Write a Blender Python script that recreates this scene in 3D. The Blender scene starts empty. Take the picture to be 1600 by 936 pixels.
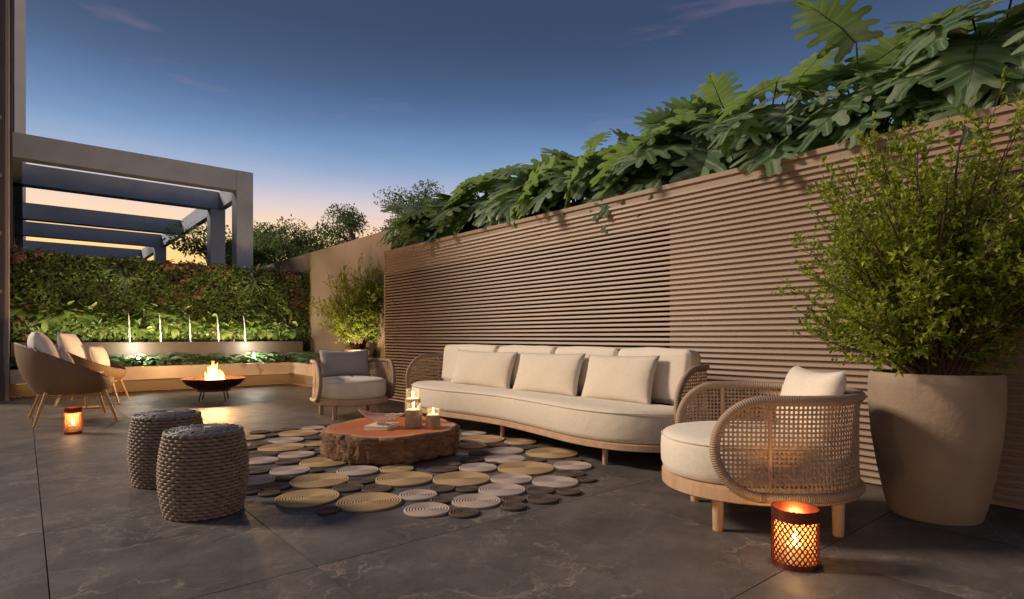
import bpy, math, random
from mathutils import Vector, Matrix
random.seed(7)
PI = math.pi
sc = bpy.context.scene
COL = sc.collection

# ------------------------------------------------------------------ camera
cam = bpy.data.cameras.new('camera')
cam_o = bpy.data.objects.new('camera', cam)
COL.objects.link(cam_o)
sc.camera = cam_o
cam_o.location = (0, 0, 1.0)
cam_o.rotation_euler = (math.radians(90), 0, -math.atan(762 / 910))
cam.sensor_width = 36
cam.lens = 36 * 910 / 1600
cam.shift_y = 58 / 1600
cam.clip_start = 0.05
cam.clip_end = 2000

# ------------------------------------------------------------------ world: dusk sky
SUN_AZ = math.atan2(-0.67, 0.74)      # where the last light comes from, measured from +Y towards +X
SUN_EL = math.radians(30)
world = bpy.data.worlds.new('World')
sc.world = world
world.use_nodes = True
wn = world.node_tree.nodes
wl = world.node_tree.links
bg = wn['Background']
tc = wn.new('ShaderNodeTexCoord')
sep = wn.new('ShaderNodeSeparateXYZ')
wl.new(tc.outputs['Generated'], sep.inputs[0])
ramp = wn.new('ShaderNodeValToRGB')
ramp.color_ramp.interpolation = 'B_SPLINE'
stops = [(0.0, (.80, .47, .20)), (.10, (1.0, .58, .17)), (.145, (.97, .63, .28)), (.19, (.80, .58, .48)),
         (.218, (.56, .50, .56)), (.255, (.27, .36, .55)), (.295, (.135, .25, .45)), (.34, (.075, .145, .31)),
         (.39, (.039, .074, .17)), (.46, (.023, .041, .102)), (.6, (.026, .042, .105)), (1.0, (.03, .045, .105))]
cr = ramp.color_ramp
while len(cr.elements) < len(stops):
    cr.elements.new(0.5)
for e, (p, c) in zip(cr.elements, stops):
    e.position = p
    e.color = (*c, 1)
# soft unevenness of the bands, then thin pink wisps
mp = wn.new('ShaderNodeMapping')
mp.inputs['Scale'].default_value = (2.2, 2.2, 14)
mp.inputs['Rotation'].default_value = (0, math.radians(4), 0)
wl.new(tc.outputs['Generated'], mp.inputs[0])
nz = wn.new('ShaderNodeTexNoise')
nz.inputs['Scale'].default_value = 1.3
nz.inputs['Detail'].default_value = 6
nz.inputs['Roughness'].default_value = .55
wl.new(mp.outputs[0], nz.inputs['Vector'])
ma = wn.new('ShaderNodeMath'); ma.operation = 'MULTIPLY_ADD'
ma.inputs[1].default_value = .03
wl.new(nz.outputs['Fac'], ma.inputs[0])
sub = wn.new('ShaderNodeMath'); sub.operation = 'SUBTRACT'; sub.inputs[1].default_value = .015
wl.new(sep.outputs['Z'], sub.inputs[0])
wl.new(sub.outputs[0], ma.inputs[2])
wl.new(ma.outputs[0], ramp.inputs[0])
wr = wn.new('ShaderNodeValToRGB')
wr.color_ramp.elements[0].position = .60
wr.color_ramp.elements[0].color = (0, 0, 0, 1)
wr.color_ramp.elements[1].position = .82
wr.color_ramp.elements[1].color = (.28, .28, .28, 1)
wl.new(nz.outputs['Fac'], wr.inputs[0])
mixc = wn.new('ShaderNodeMixRGB')
mixc.inputs[2].default_value = (.52, .30, .36, 1)
wl.new(wr.outputs[0], mixc.inputs[0])
wl.new(ramp.outputs[0], mixc.inputs[1])
wl.new(mixc.outputs[0], bg.inputs[0])
bg.inputs[1].default_value = .62
sky = wn.new('ShaderNodeTexSky')
sky.sky_type = 'NISHITA'
sky.sun_disc = False
sky.sun_elevation = math.radians(2)
sky.sun_rotation = SUN_AZ
bg2 = wn.new('ShaderNodeBackground')
bg2.inputs[1].default_value = .02
wl.new(sky.outputs[0], bg2.inputs[0])
adds = wn.new('ShaderNodeAddShader')
wl.new(bg.outputs[0], adds.inputs[0])
wl.new(bg2.outputs[0], adds.inputs[1])
wl.new(adds.outputs[0], wn['World Output'].inputs[0])

# ------------------------------------------------------------------ sun: low, soft, warm
sun = bpy.data.lights.new('sun', 'SUN')
sun.energy = 2.05
sun.angle = math.radians(11)
sun.color = (1.0, .80, .61)
sun_o = bpy.data.objects.new('sun', sun)
COL.objects.link(sun_o)
sd = Vector((math.sin(SUN_AZ) * math.cos(SUN_EL), math.cos(SUN_AZ) * math.cos(SUN_EL), math.sin(SUN_EL)))
sun_o.rotation_euler = sd.to_track_quat('Z', 'Y').to_euler()
sun_o.location = sd * 30

vs = sc.view_settings
vs.view_transform = 'Standard'
vs.look = 'None'
vs.exposure = 0.85
vs.gamma = 1.0
vs.use_curve_mapping = False
sc.cycles.use_denoising = True
sc.cycles.max_bounces = 8
sc.cycles.sample_clamp_indirect = 6

# ------------------------------------------------------------------ helpers
class MB:
    """collects verts/faces (and one float per vertex: length along a strand)"""
    def __init__(self):
        self.v = []; self.f = []; self.a = []
    def add(self, vs, fs, al=None):
        n = len(self.v)
        self.v += [tuple(p) for p in vs]
        self.a += al if al else [0.0] * len(vs)
        self.f += [tuple(i + n for i in q) for q in fs]
        return self
    def box(self, x0, x1, y0, y1, z0, z1, b=0.0):
        if b <= 0:
            v = [(x, y, z) for x in (x0, x1) for y in (y0, y1) for z in (z0, z1)]
            return self.add(v, [(0, 1, 3, 2), (4, 6, 7, 5), (0, 4, 5, 1), (2, 3, 7, 6), (0, 2, 6, 4), (1, 5, 7, 3)])
        # chamfered on all edges
        xs, ys, zs = (x0, x1), (y0, y1), (z0, z1)
        v = []; idx = {}
        for i in (0, 1):
            for j in (0, 1):
                for k in (0, 1):
                    c = (xs[i], ys[j], zs[k]); s = (1 - 2 * i, 1 - 2 * j, 1 - 2 * k)
                    for ax in range(3):
                        p = list(c)
                        for o in range(3):
                            if o != ax: p[o] += s[o] * b
                        idx[(i, j, k, ax)] = len(v); v.append(p)
        fs = []
        for i in (0, 1):
            q = [idx[(i, a, c, 0)] for a, c in ((0, 0), (1, 0), (1, 1), (0, 1))]; fs.append(q if i else q[::-1])
            q = [idx[(a, i, c, 1)] for a, c in ((0, 0), (1, 0), (1, 1), (0, 1))]; fs.append(q[::-1] if i else q)
            q = [idx[(a, c, i, 2)] for a, c in ((0, 0), (1, 0), (1, 1), (0, 1))]; fs.append(q if i else q[::-1])
        for a in (0, 1):
            for c in (0, 1):
                fs.append([idx[(a, c, 0, 0)], idx[(a, c, 1, 0)], idx[(a, c, 1, 1)], idx[(a, c, 0, 1)]])
                fs.append([idx[(a, 0, c, 0)], idx[(a, 1, c, 0)], idx[(a, 1, c, 2)], idx[(a, 0, c, 2)]])
                fs.append([idx[(0, a, c, 1)], idx[(1, a, c, 1)], idx[(1, a, c, 2)], idx[(0, a, c, 2)]])
                for k in (0, 1):
                    fs.append([idx[(a, c, k, m)] for m in range(3)])
        return self.add(v, fs)
    def tube(self, path, r, n=8, closed=False, cap=True, up=None, flat=1.0):
        P = [Vector(p) for p in path]; m = len(P)
        R = r if isinstance(r, (list, tuple)) else [r] * m
        vs = []; al = []; L = 0.0
        side = None
        for i in range(m):
            a = P[(i - 1) % m] if (closed or i > 0) else P[i]
            b = P[(i + 1) % m] if (closed or i < m - 1) else P[i]
            t = (b - a)
            if t.length < 1e-9: t = Vector((0, 0, 1))
            t.normalize()
            if up is not None:
                u = up[i] if isinstance(up, list) else Vector(up)
                side = t.cross(u)
                if side.length < 1e-6: side = t.orthogonal()
                side.normalize()
            elif side is None:
                side = t.orthogonal().normalized()
            else:
                side = (side - t * side.dot(t))
                side = side.normalized() if side.length > 1e-6 else t.orthogonal().normalized()
            w = side.cross(t)
            if i > 0: L += (P[i] - P[i - 1]).length
            for k in range(n):
                th = 2 * PI * (k + .5) / n
                vs.append(P[i] + side * (math.cos(th) * R[i]) + w * (math.sin(th) * R[i] * flat)); al.append(L)
        fs = []
        for i in range(m if closed else m - 1):
            j = (i + 1) % m
            for k in range(n):
                l = (k + 1) % n
                fs.append((i * n + k, i * n + l, j * n + l, j * n + k))
        if cap and not closed:
            fs.append(tuple(range(n))[::-1]); fs.append(tuple(range((m - 1) * n, m * n)))
        return self.add(vs, fs, al)
    def lathe(self, prof, n=32, c=(0, 0), a0=0.0, closed=True, wob=None, pal=None):
        vs = []; fs = []; m = len(prof)
        for i, (r, z) in enumerate(prof):
            for k in range(n):
                th = a0 + 2 * PI * k / n
                rr = r * (wob(th, z) if wob else 1)
                vs.append((c[0] + rr * math.cos(th), c[1] + rr * math.sin(th), z))
        for i in range(m - 1):
            for k in range(n):
                l = (k + 1) % n
                fs.append((i * n + k, i * n + l, (i + 1) * n + l, (i + 1) * n + k))
        if closed:
            fs.append(tuple(range(n))[::-1]); fs.append(tuple(range((m - 1) * n, m * n)))
        return self.add(vs, fs, [a for a in pal for _ in range(n)] if pal else None)
    def outline(self, pts, prof):
        """closed plan outline, swept up a profile of (inset, z); capped"""
        n = len(pts); vs = []; fs = []
        nor = []
        for i in range(n):
            a = Vector(pts[i - 1]); b = Vector(pts[(i + 1) % n]); t = (b - a).normalized()
            nor.append(Vector((t.y, -t.x)))
        area = sum(pts[i - 1][0] * pts[i][1] - pts[i][0] * pts[i - 1][1] for i in range(n))
        s = 1 if area > 0 else -1
        for ins, z in prof:
            for i in range(n):
                p = Vector(pts[i]) - nor[i] * s * ins
                vs.append((p.x, p.y, z))
        for j in range(len(prof) - 1):
            for i in range(n):
                k = (i + 1) % n
                fs.append((j * n + i, j * n + k, (j + 1) * n + k, (j + 1) * n + i))
        fs.append(tuple(range(n))[::-1]); fs.append(tuple(range((len(prof) - 1) * n, len(prof) * n)))
        return self.add(vs, fs)
    def rbox(self, hx, hy, hz, r, mat=None, bulge=0.0, nm=6, nc=3, noise=0.0):
        """rounded, slightly puffed cushion block centred on the origin"""
        def coords(h):
            c = [-h + r * i / nc for i in range(nc)]
            c += [-h + r + (2 * h - 2 * r) * i / nm for i in range(nm + 1)]
            return c + [h - r + r * (i + 1) / nc for i in range(nc)]
        H = (hx, hy, hz); C = [coords(h) for h in H]
        key = {}; vs = []; fs = []
        ph = [random.uniform(0, 6.28) for _ in range(6)]
        def vert(p):
            k = tuple(round(c, 5) for c in p)
            if k in key: return key[k]
            q = Vector([max(-(H[i] - r), min(H[i] - r, p[i])) for i in range(3)])
            d = Vector(p) - q
            o = q + d.normalized() * r if d.length > 1e-9 else Vector(p)
            e = [1 - (p[i] / H[i]) ** 2 for i in range(3)]
            for ax in range(3):
                if abs(abs(p[ax]) - H[ax]) < 1e-6:
                    b, c = [i for i in range(3) if i != ax]
                    o[ax] += math.copysign(bulge * max(0, e[b]) ** .6 * max(0, e[c]) ** .6, p[ax])
            if noise:
                o.z += noise * math.sin(o.x * 17 + ph[0]) * math.sin(o.y * 13 + ph[1])
                o.x += noise * math.sin(o.z * 19 + ph[2]) * math.sin(o.y * 11 + ph[3])
                o.y += noise * math.sin(o.z * 14 + ph[4]) * math.sin(o.x * 15 + ph[5])
            key[k] = len(vs); vs.append(mat @ o if mat else o)
            return key[k]
        for ax in range(3):
            b, c = [(1, 2), (2, 0), (0, 1)][ax]
            for sg in (-1, 1):
                for i in range(len(C[b]) - 1):
                    for j in range(len(C[c]) - 1):
                        q = []
                        for di, dj in ((0, 0), (1, 0), (1, 1), (0, 1)):
                            p = [0, 0, 0]; p[ax] = sg * H[ax]; p[b] = C[b][i + di]; p[c] = C[c][j + dj]
                            q.append(vert(p))
                        fs.append(q if sg > 0 else q[::-1])
        return self.add(vs, fs)
    def pillow(self, hw, hh, t, mat, n=16, seed=0, sag=0.0):
        """soft scatter cushion: width along x, height along z, thickness along y"""
        rnd = random.Random(seed); ph = [rnd.uniform(0, 6.28) for _ in range(4)]
        vs = []; fs = []; idx = {}
        for s in (1, -1):
            for i in range(n + 1):
                for j in range(n + 1):
                    u = -1 + 2 * i / n; v = -1 + 2 * j / n
                    edge = i in (0, n) or j in (0, n)
                    if s < 0 and edge:
                        idx[(s, i, j)] = idx[(1, i, j)]; continue
                    px = hw * u * (1 - .055 * (1 - v * v)); pz = hh * v * (1 - .055 * (1 - u * u))
                    th = t * (max(0, 1 - abs(u) ** 2.4) * max(0, 1 - abs(v) ** 2.4)) ** .5
                    th += .035 * t * math.sin(7 * u + ph[0] + 3 * v) * (1 - u * u) * (1 - v * v)
                    rad = math.hypot(u, v)
                    th += .06 * t * math.sin(14 * math.atan2(v, u) + ph[1]) * max(0, rad - .55) * (0 if edge else 1)
                    pz -= sag * (1 - u * u) * max(0, v)
                    idx[(s, i, j)] = len(vs)
                    vs.append(mat @ Vector((px, s * th, pz)))
            for i in range(n):
                for j in range(n):
                    q = (idx[(s, i, j)], idx[(s, i + 1, j)], idx[(s, i + 1, j + 1)], idx[(s, i, j + 1)])
                    fs.append(q[::-1] if s > 0 else q)
        return self.add(vs, fs)
    def build(self, name, mat, parent=None, smooth=True, angle=40, alen=False):
        me = bpy.data.meshes.new(name)
        me.from_pydata(self.v, [], self.f)
        me.validate()
        if smooth:
            me.shade_smooth()
            if angle < 180: me.set_sharp_from_angle(angle=math.radians(angle))
        if alen:
            at = me.attributes.new('alen', 'FLOAT', 'POINT')
            at.data.foreach_set('value', self.a)
        if mat: me.materials.append(mat)
        o = bpy.data.objects.new(name, me)
        COL.objects.link(o)
        if parent: o.parent = parent
        return o

def tag(o, label=None, cat=None, group=None, kind=None):
    if label: o['label'] = label
    if cat: o['category'] = cat
    if group: o['group'] = group
    if kind: o['kind'] = kind
    return o
def empty(name, loc=(0, 0, 0), rz=0.0, label=None, cat=None, group=None, kind=None):
    o = bpy.data.objects.new(name, None)
    o.empty_display_size = .1
    COL.objects.link(o)
    o.location = loc; o.rotation_euler = (0, 0, rz)
    return tag(o, label, cat, group, kind)
def inst(name, me, parent, M=None):
    o = bpy.data.objects.new(name, me)
    COL.objects.link(o)
    if parent: o.parent = parent
    if M is not None: o.matrix_local = M
    return o
def copy_tree(o, parent=None):
    c = o.copy(); COL.objects.link(c); c.parent = parent
    for ch in list(o.children): copy_tree(ch, c)
    return c
def lamp(name, kind, loc, power, color, radius, parent=None, aim=None, spot=None, blend=.6):
    l = bpy.data.lights.new(name, kind)
    l.energy = power; l.color = color; l.shadow_soft_size = radius
    o = bpy.data.objects.new(name, l); COL.objects.link(o)
    if parent: o.parent = parent
    o.location = loc
    if kind == 'SPOT':
        l.spot_size = math.radians(spot); l.spot_blend = blend
        o.rotation_euler = (-Vector(aim)).to_track_quat('Z', 'Y').to_euler()
    return o
def spline(ctrl, n, closed=False):
    P = [Vector(p) for p in ctrl]; m = len(P); out = []
    segs = m if closed else m - 1
    for s in range(segs):
        g = lambda i: P[i % m] if closed else P[max(0, min(m - 1, i))]
        p0, p1, p2, p3 = g(s - 1), g(s), g(s + 1), g(s + 2)
        for k in range(n):
            t = k / n
            out.append(.5 * ((2 * p1) + (p2 - p0) * t + (2 * p0 - 5 * p1 + 4 * p2 - p3) * t * t + (3 * p1 - p0 - 3 * p2 + p3) * t ** 3))
    if not closed: out.append(P[-1])
    return out

# ------------------------------------------------------------------ materials
class NT:
    def __init__(self, name):
        self.m = bpy.data.materials.new(name); self.m.use_nodes = True
        self.t = self.m.node_tree; self.n = self.t.nodes; self.l = self.t.links
        self.b = self.n['Principled BSDF']
    def node(self, typ, **kw):
        x = self.n.new(typ)
        for k, v in kw.items():
            if k in ('operation', 'blend_type', 'data_type', 'wave_type', 'bands_direction', 'feature', 'attribute_name', 'noise_dimensions', 'wave_profile', 'distance', 'interpolation_type'): setattr(x, k, v)
            else: x.inputs[k].default_value = v
        return x
    def link(self, a, b): self.l.new(a, b)
    def coords(self, kind='Object', scale=(1, 1, 1), rnd=False):
        tc = self.n.new('ShaderNodeTexCoord'); mp = self.n.new('ShaderNodeMapping')
        mp.inputs['Scale'].default_value = scale
        self.link(tc.outputs[kind], mp.inputs[0])
        if rnd:
            oi = self.n.new('ShaderNodeObjectInfo')
            mu = self.node('ShaderNodeMath', operation='MULTIPLY'); mu.inputs[1].default_value = 37.0
            self.link(oi.outputs['Random'], mu.inputs[0]); self.link(mu.outputs[0], mp.inputs['Location'])
        return mp.outputs[0]
    def noise(self, vec, scale, detail=4, rough=.55, dist=0.0):
        x = self.node('ShaderNodeTexNoise', Scale=scale, Detail=detail, Roughness=rough, Distortion=dist)
        self.link(vec, x.inputs['Vector']); return x.outputs['Fac']
    def ramp(self, fac, stops):
        x = self.n.new('ShaderNodeValToRGB'); e = x.color_ramp.elements
        while len(e) < len(stops): e.new(.5)
        for q, (p, c) in zip(e, stops):
            q.position = p; q.color = (*c, 1) if isinstance(c, tuple) else (c, c, c, 1)
        self.link(fac, x.inputs[0]); return x.outputs[0]
    def mix(self, fac, a, b, blend='MIX'):
        x = self.n.new('ShaderNodeMixRGB'); x.blend_type = blend
        for s, i in ((fac, 0), (a, 1), (b, 2)):
            if isinstance(s, (int, float)): x.inputs[i].default_value = s
            elif isinstance(s, tuple): x.inputs[i].default_value = (*s, 1)
            else: self.link(s, x.inputs[i])
        return x.outputs[0]
    def math(self, op, a, b=0.0, c=None):
        x = self.n.new('ShaderNodeMath'); x.operation = op
        for s, i in ((a, 0), (b, 1), (c, 2)):
            if s is None: continue
            if isinstance(s, (int, float)): x.inputs[i].default_value = s
            else: self.link(s, x.inputs[i])
        return x.outputs[0]
    def bump(self, h, strength, dist=.01, prev=None):
        x = self.node('ShaderNodeBump', Strength=strength, Distance=dist)
        self.link(h, x.inputs['Height'])
        if prev: self.link(prev, x.inputs['Normal'])
        self.link(x.outputs[0], self.b.inputs['Normal']); return x.outputs[0]
    def set(self, **kw):
        names = dict(color='Base Color', rough='Roughness', metal='Metallic', spec='Specular IOR Level', trans='Transmission Weight', sheen='Sheen Weight', emit='Emission Color', es='Emission Strength', ior='IOR', coat='Coat Weight', alpha='Alpha', sub='Subsurface Weight')
        for k, v in kw.items():
            i = self.b.inputs[names[k]]
            if isinstance(v, (int, float)): i.default_value = v
            elif isinstance(v, tuple): i.default_value = (*v, 1)
            else: self.link(v, i)
        return self.m

def mottled(name, c, var=.15, scale=6, rough=.6, bump=.15, bscale=60, bdist=.004, rnd=False, **kw):
    t = NT(name); v = t.coords(rnd=rnd)
    a = t.noise(v, scale, 5)
    d = tuple(x * (1 - var) for x in c); e = tuple(min(1, x * (1 + var)) for x in c)
    t.set(color=t.ramp(a, [(.3, d), (.7, e)]), rough=rough, **kw)
    if bump: t.bump(t.noise(v, bscale, 4), bump, bdist)
    return t.m

def fabric(name, c, streak=.12):
    t = NT(name); v = t.coords()
    w1 = t.noise(t.coords(scale=(420, 420, 30)), 1, 2); w2 = t.noise(t.coords(scale=(30, 30, 480)), 1, 2)
    s = t.math('ADD', w1, w2)
    big = t.noise(v, 5, 3)
    f = t.math('MULTIPLY_ADD', big, .25, s)
    col = t.ramp(f, [(.75, tuple(x * (1 - streak * 1.6) for x in c)), (1.0, c), (1.35, tuple(min(1, x * (1 + streak)) for x in c))])
    t.set(color=col, rough=.9, sheen=.25, spec=.2)
    b = t.bump(s, .35, .0015)
    t.bump(t.noise(v, 5, 3, .5, .8), .22, .03, b)
    return t.m

def leafmat(name, c1, c2, trans=.35, rough=.42, vary=None, tc=None, vein=None):
    t = NT(name)
    geo = t.n.new('ShaderNodeNewGeometry')
    rp = geo.outputs['Random Per Island']
    oi = t.n.new('ShaderNodeObjectInfo')
    f = t.math('FRACT', t.math('ADD', rp, oi.outputs['Random']))
    stops = [(0.0, c1), (.8, c2)]
    if vary: stops = [(0, c1), (.5, c2), (.9, vary)]
    col = t.ramp(f, stops)
    nn = t.noise(t.coords(), 14, 3)
    col = t.mix(t.math('MULTIPLY', nn, .35), col, tuple(x * .5 for x in c1))
    if vein:
        at = t.node('ShaderNodeAttribute', attribute_name='alen')
        f2 = t.math('POWER', at.outputs['Fac'], 7.0)
        col = t.mix(t.math('MULTIPLY', f2, .8), col, vein)
        t.bump(at.outputs['Fac'], .35, .01)
    t.set(color=col, rough=rough, spec=.45)
    tr = t.n.new('ShaderNodeBsdfTranslucent')
    t.link(t.mix(.55, col, tc or tuple(min(1, x * 2.2) for x in c2)), tr.inputs[0])
    ms = t.n.new('ShaderNodeMixShader'); ms.inputs[0].default_value = trans
    t.link(t.b.outputs[0], ms.inputs[1]); t.link(tr.outputs[0], ms.inputs[2])
    t.link(ms.outputs[0], t.n['Material Output'].inputs[0])
    return t.m

def emitter(name, c, s):
    t = NT(name); return t.set(color=(0, 0, 0), emit=c, es=s)

M = {}
# dark stone floor with pale veins, every tile its own cut
t = NT('floor_stone'); v = t.coords(rnd=True)
wob = t.noise(v, 1.6, 5, .6)
vv = t.n.new('ShaderNodeVectorMath'); vv.operation = 'MULTIPLY_ADD'
cc = t.node('ShaderNodeTexNoise', Scale=1.7, Detail=5, Roughness=.6); t.link(v, cc.inputs['Vector'])
t.link(cc.outputs['Color'], vv.inputs[0]); vv.inputs[1].default_value = (.9, .9, .9); t.link(v, vv.inputs[2])
mpv = t.n.new('ShaderNodeMapping'); mpv.inputs['Scale'].default_value = (.75, 1.7, 1); mpv.inputs['Rotation'].default_value = (0, 0, .5)
t.link(vv.outputs[0], mpv.inputs[0])
vor = t.node('ShaderNodeTexVoronoi', feature='DISTANCE_TO_EDGE', Scale=1.3); t.link(mpv.outputs[0], vor.inputs['Vector'])
vein = t.ramp(vor.outputs['Distance'], [(0.0, 1.0), (.006, .4), (.022, 0.0)])
mask = t.ramp(t.noise(v, 2.3, 3), [(.46, 0.0), (.64, 1.0)])
vein = t.math('MULTIPLY', vein, mask)
fine = t.ramp(t.math('ABSOLUTE', t.math('SUBTRACT', t.noise(vv.outputs[0], 3.5, 7, .62), .5)), [(0.0, 1.0), (.018, 0.0)])
fm = t.ramp(t.noise(v, 1.5, 3), [(.44, 0.0), (.64, .75)])
vein = t.math('MAXIMUM', vein, t.math('MULTIPLY', fine, fm))
base = t.ramp(t.noise(v, 2.6, 8, .65), [(.3, (.058, .051, .049)), (.5, (.103, .091, .086)), (.72, (.165, .145, .131))])
gr = t.noise(v, 120, 3)
base = t.mix(t.math('MULTIPLY', gr, .35), base, (.045, .04, .038))
t.set(color=t.mix(t.math('MULTIPLY', vein, .58), base, (.42, .35, .28)), rough=t.ramp(t.noise(v, 5, 5), [(.3, .48), (.7, .64)]), spec=.38)
b = t.bump(t.noise(v, 9, 8, .65), .38, .014); t.bump(gr, .2, .003, b)
M['tile'] = t.m
M['grout'] = mottled('grout', (.025, .023, .022), rough=.9)
M['ground'] = mottled('ground_soil', (.05, .045, .03), .4, 1.2, .95)
# painted metal slats
t = NT('slat_paint'); v = t.coords(scale=(1, .35, 1))
t.set(color=t.ramp(t.noise(v, 3, 5), [(.3, (.235, .165, .118)), (.7, (.285, .205, .150))]), rough=.5, spec=.4)
t.bump(t.noise(v, 90, 3), .06, .002); M['slat'] = t.m
M['void'] = mottled('void_shade_black', (.012, .011, .010), rough=.9)  # near-black, carries the cavity's shade in its colour
M['plaster'] = mottled('brown_plaster', (.235, .175, .13), .08, 2, .8, .25, 70, .003)
M['basin'] = mottled('dark_bronze_plaster', (.12, .095, .075), .1, 3, .5, .1, 60, .003)
t = NT('grey_concrete'); v = t.coords()
t.set(color=t.ramp(t.noise(v, 1.6, 8, .6), [(.3, (.27, .33, .435)), (.7, (.37, .44, .56))]), rough=.75)
t.bump(t.noise(v, 25, 6), .25, .01); M['concrete'] = t.m
M['charcoal'] = mottled('charcoal_cladding', (.045, .045, .052), .12, 2, .55, .1)
M['taupe'] = mottled('taupe_fin', (.25, .20, .19), .08, 2, .6, .1)
M['white_wall'] = mottled('white_render', (.8, .8, .83), .05, 1.5, .7, .1)
t = NT('beige_marble'); v = t.coords()
wv = t.n.new('ShaderNodeVectorMath'); wv.operation = 'MULTIPLY_ADD'
cn = t.node('ShaderNodeTexNoise', Scale=2.2, Detail=5); t.link(v, cn.inputs['Vector'])
t.link(cn.outputs['Color'], wv.inputs[0]); wv.inputs[1].default_value = (.8, .8, .8); t.link(v, wv.inputs[2])
vo = t.node('ShaderNodeTexVoronoi', feature='DISTANCE_TO_EDGE', Scale=1.1); t.link(wv.outputs[0], vo.inputs['Vector'])
vn = t.math('MULTIPLY', t.ramp(vo.outputs['Distance'], [(0, 1.0), (.02, .3), (.06, 0.0)]), t.ramp(t.noise(v, 1.4, 3), [(.55, 0.0), (.66, 1.0)]))
t.set(color=t.mix(vn, t.ramp(t.noise(v, 3, 6), [(.3, (.48, .39, .31)), (.7, (.62, .53, .44))]), (.16, .075, .045)), rough=.35)
t.bump(t.noise(v, 60, 3), .05, .002); M['marble'] = t.m
M['recess'] = mottled('recess_plaster', (.26, .20, .14), .1, 3, .8, .2)
M['gravel'] = mottled('gravel_stone', (.35, .24, .15), .4, 30, .8, .3)
M['soil'] = mottled('dark_soil', (.03, .022, .016), .4, 20, .95, .6, 40, .02)
M['fabric'] = fabric('cream_linen', (.62, .565, .48))
M['fabric_warm'] = fabric('oatmeal_linen', (.57, .51, .42))
M['fabric_grey'] = fabric('grey_linen', (.34, .33, .315))
M['fabric_white'] = fabric('white_linen', (.78, .77, .78), .06)
t = NT('striped_linen'); v = t.coords()
wv = t.node('ShaderNodeTexWave', bands_direction='X', Scale=9.0, Distortion=0.0); t.link(v, wv.inputs['Vector'])
t.set(color=t.ramp(wv.outputs['Fac'], [(.45, (.66, .60, .55)), (.6, (.40, .40, .43))]), rough=.9); M['stripe'] = t.m
def wood(name, c, scale=(3, 3, 40), rough=.5):
    t = NT(name); v = t.coords(scale=scale, rnd=True)
    n = t.noise(v, 2.0, 6, .6, .6)
    t.set(color=t.ramp(n, [(.3, tuple(x * .72 for x in c)), (.7, c)]), rough=rough)
    t.bump(n, .12, .003); return t.m
M['frame'] = wood('warm_lacquered_wood', (.56, .37, .23), (40, 3, 3), .45)
M['oak'] = wood('light_oak', (.50, .30, .14), (60, 60, 4), .5)
def strand(name, c, period, depth=.4):
    t = NT(name); a = t.node('ShaderNodeAttribute', attribute_name='alen')
    s = t.math('SINE', t.math('MULTIPLY', a.outputs['Fac'], 2 * PI / period))
    s = t.math('MULTIPLY_ADD', s, .5, .5)
    n = t.noise(t.coords(), 25, 4)
    col = t.mix(s, tuple(x * .62 for x in c), c)
    t.set(color=t.mix(t.math('MULTIPLY', n, .4), col, tuple(x * .55 for x in c)), rough=.55)
    t.bump(s, depth, .003); return t.m
M['rattan'] = strand('wrapped_rattan', (.42, .29, .20), .011, .7)
M['cane'] = mottled('cane_strand', (.40, .27, .18), .25, 30, .55, .1)
M['wicker_grey'] = mottled('taupe_wicker', (.20, .15, .115), .3, 22, .55, .3, 180, .002)
M['wicker_top'] = mottled('grey_wicker_top', (.15, .145, .145), .25, 30, .5, .3, 180, .002)
# woven shell of the lounge chairs
t = NT('brown_woven_shell'); a = t.node('ShaderNodeAttribute', attribute_name='alen')
tz = t.n.new('ShaderNodeTexCoord'); sx = t.n.new('ShaderNodeSeparateXYZ'); t.link(tz.outputs['Object'], sx.inputs[0])
sa = t.math('SINE', t.math('MULTIPLY', a.outputs['Fac'], 2 * PI / .045)); sz = t.math('SINE', t.math('MULTIPLY', sx.outputs['Z'], 2 * PI / .030))
ww = t.math('MULTIPLY_ADD', t.math('MULTIPLY', sa, sz), .5, .5)
nn = t.noise(t.coords(), 60, 3)
t.set(color=t.mix(t.math('MULTIPLY', nn, .4), t.ramp(ww, [(.2, (.10, .065, .04)), (.7, (.27, .18, .105))]), (.12, .08, .05)), rough=.6)
t.bump(ww, .7, .006); M['shell'] = t.m
# stump
t = NT('bark'); v = t.coords(scale=(3, 3, 11))
n1 = t.noise(v, 2.2, 9, .68, 1.2)
t.set(color=t.ramp(n1, [(.3, (.075, .038, .02)), (.52, (.21, .112, .06)), (.72, (.36, .22, .13))]), rough=.85)
t.bump(n1, .8, .025); M['bark'] = t.m
t = NT('sawn_wood'); v = t.coords()
sx = t.n.new('ShaderNodeVectorMath'); sx.operation = 'MULTIPLY'; t.link(v, sx.inputs[0]); sx.inputs[1].default_value = (1, 1, 0)
ln = t.n.new('ShaderNodeVectorMath'); ln.operation = 'LENGTH'; t.link(sx.outputs[0], ln.inputs[0])
rr = t.math('ADD', ln.outputs['Value'], t.math('MULTIPLY', t.noise(v, 3, 5), .10))
ring = t.math('MULTIPLY_ADD', t.math('SINE', t.math('MULTIPLY', rr, 170)), .5, .5)
c0 = t.ramp(rr, [(.0, (.52, .14, .05)), (.48, (.58, .17, .06)), (.57, (.60, .20, .07)), (.61, (.68, .38, .18))])
t.set(color=t.mix(t.math('MULTIPLY', ring, .28), c0, (.22, .06, .025)), rough=.38)
t.bump(t.noise(v, 12, 6), .15, .01); M['sawn'] = t.m
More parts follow.
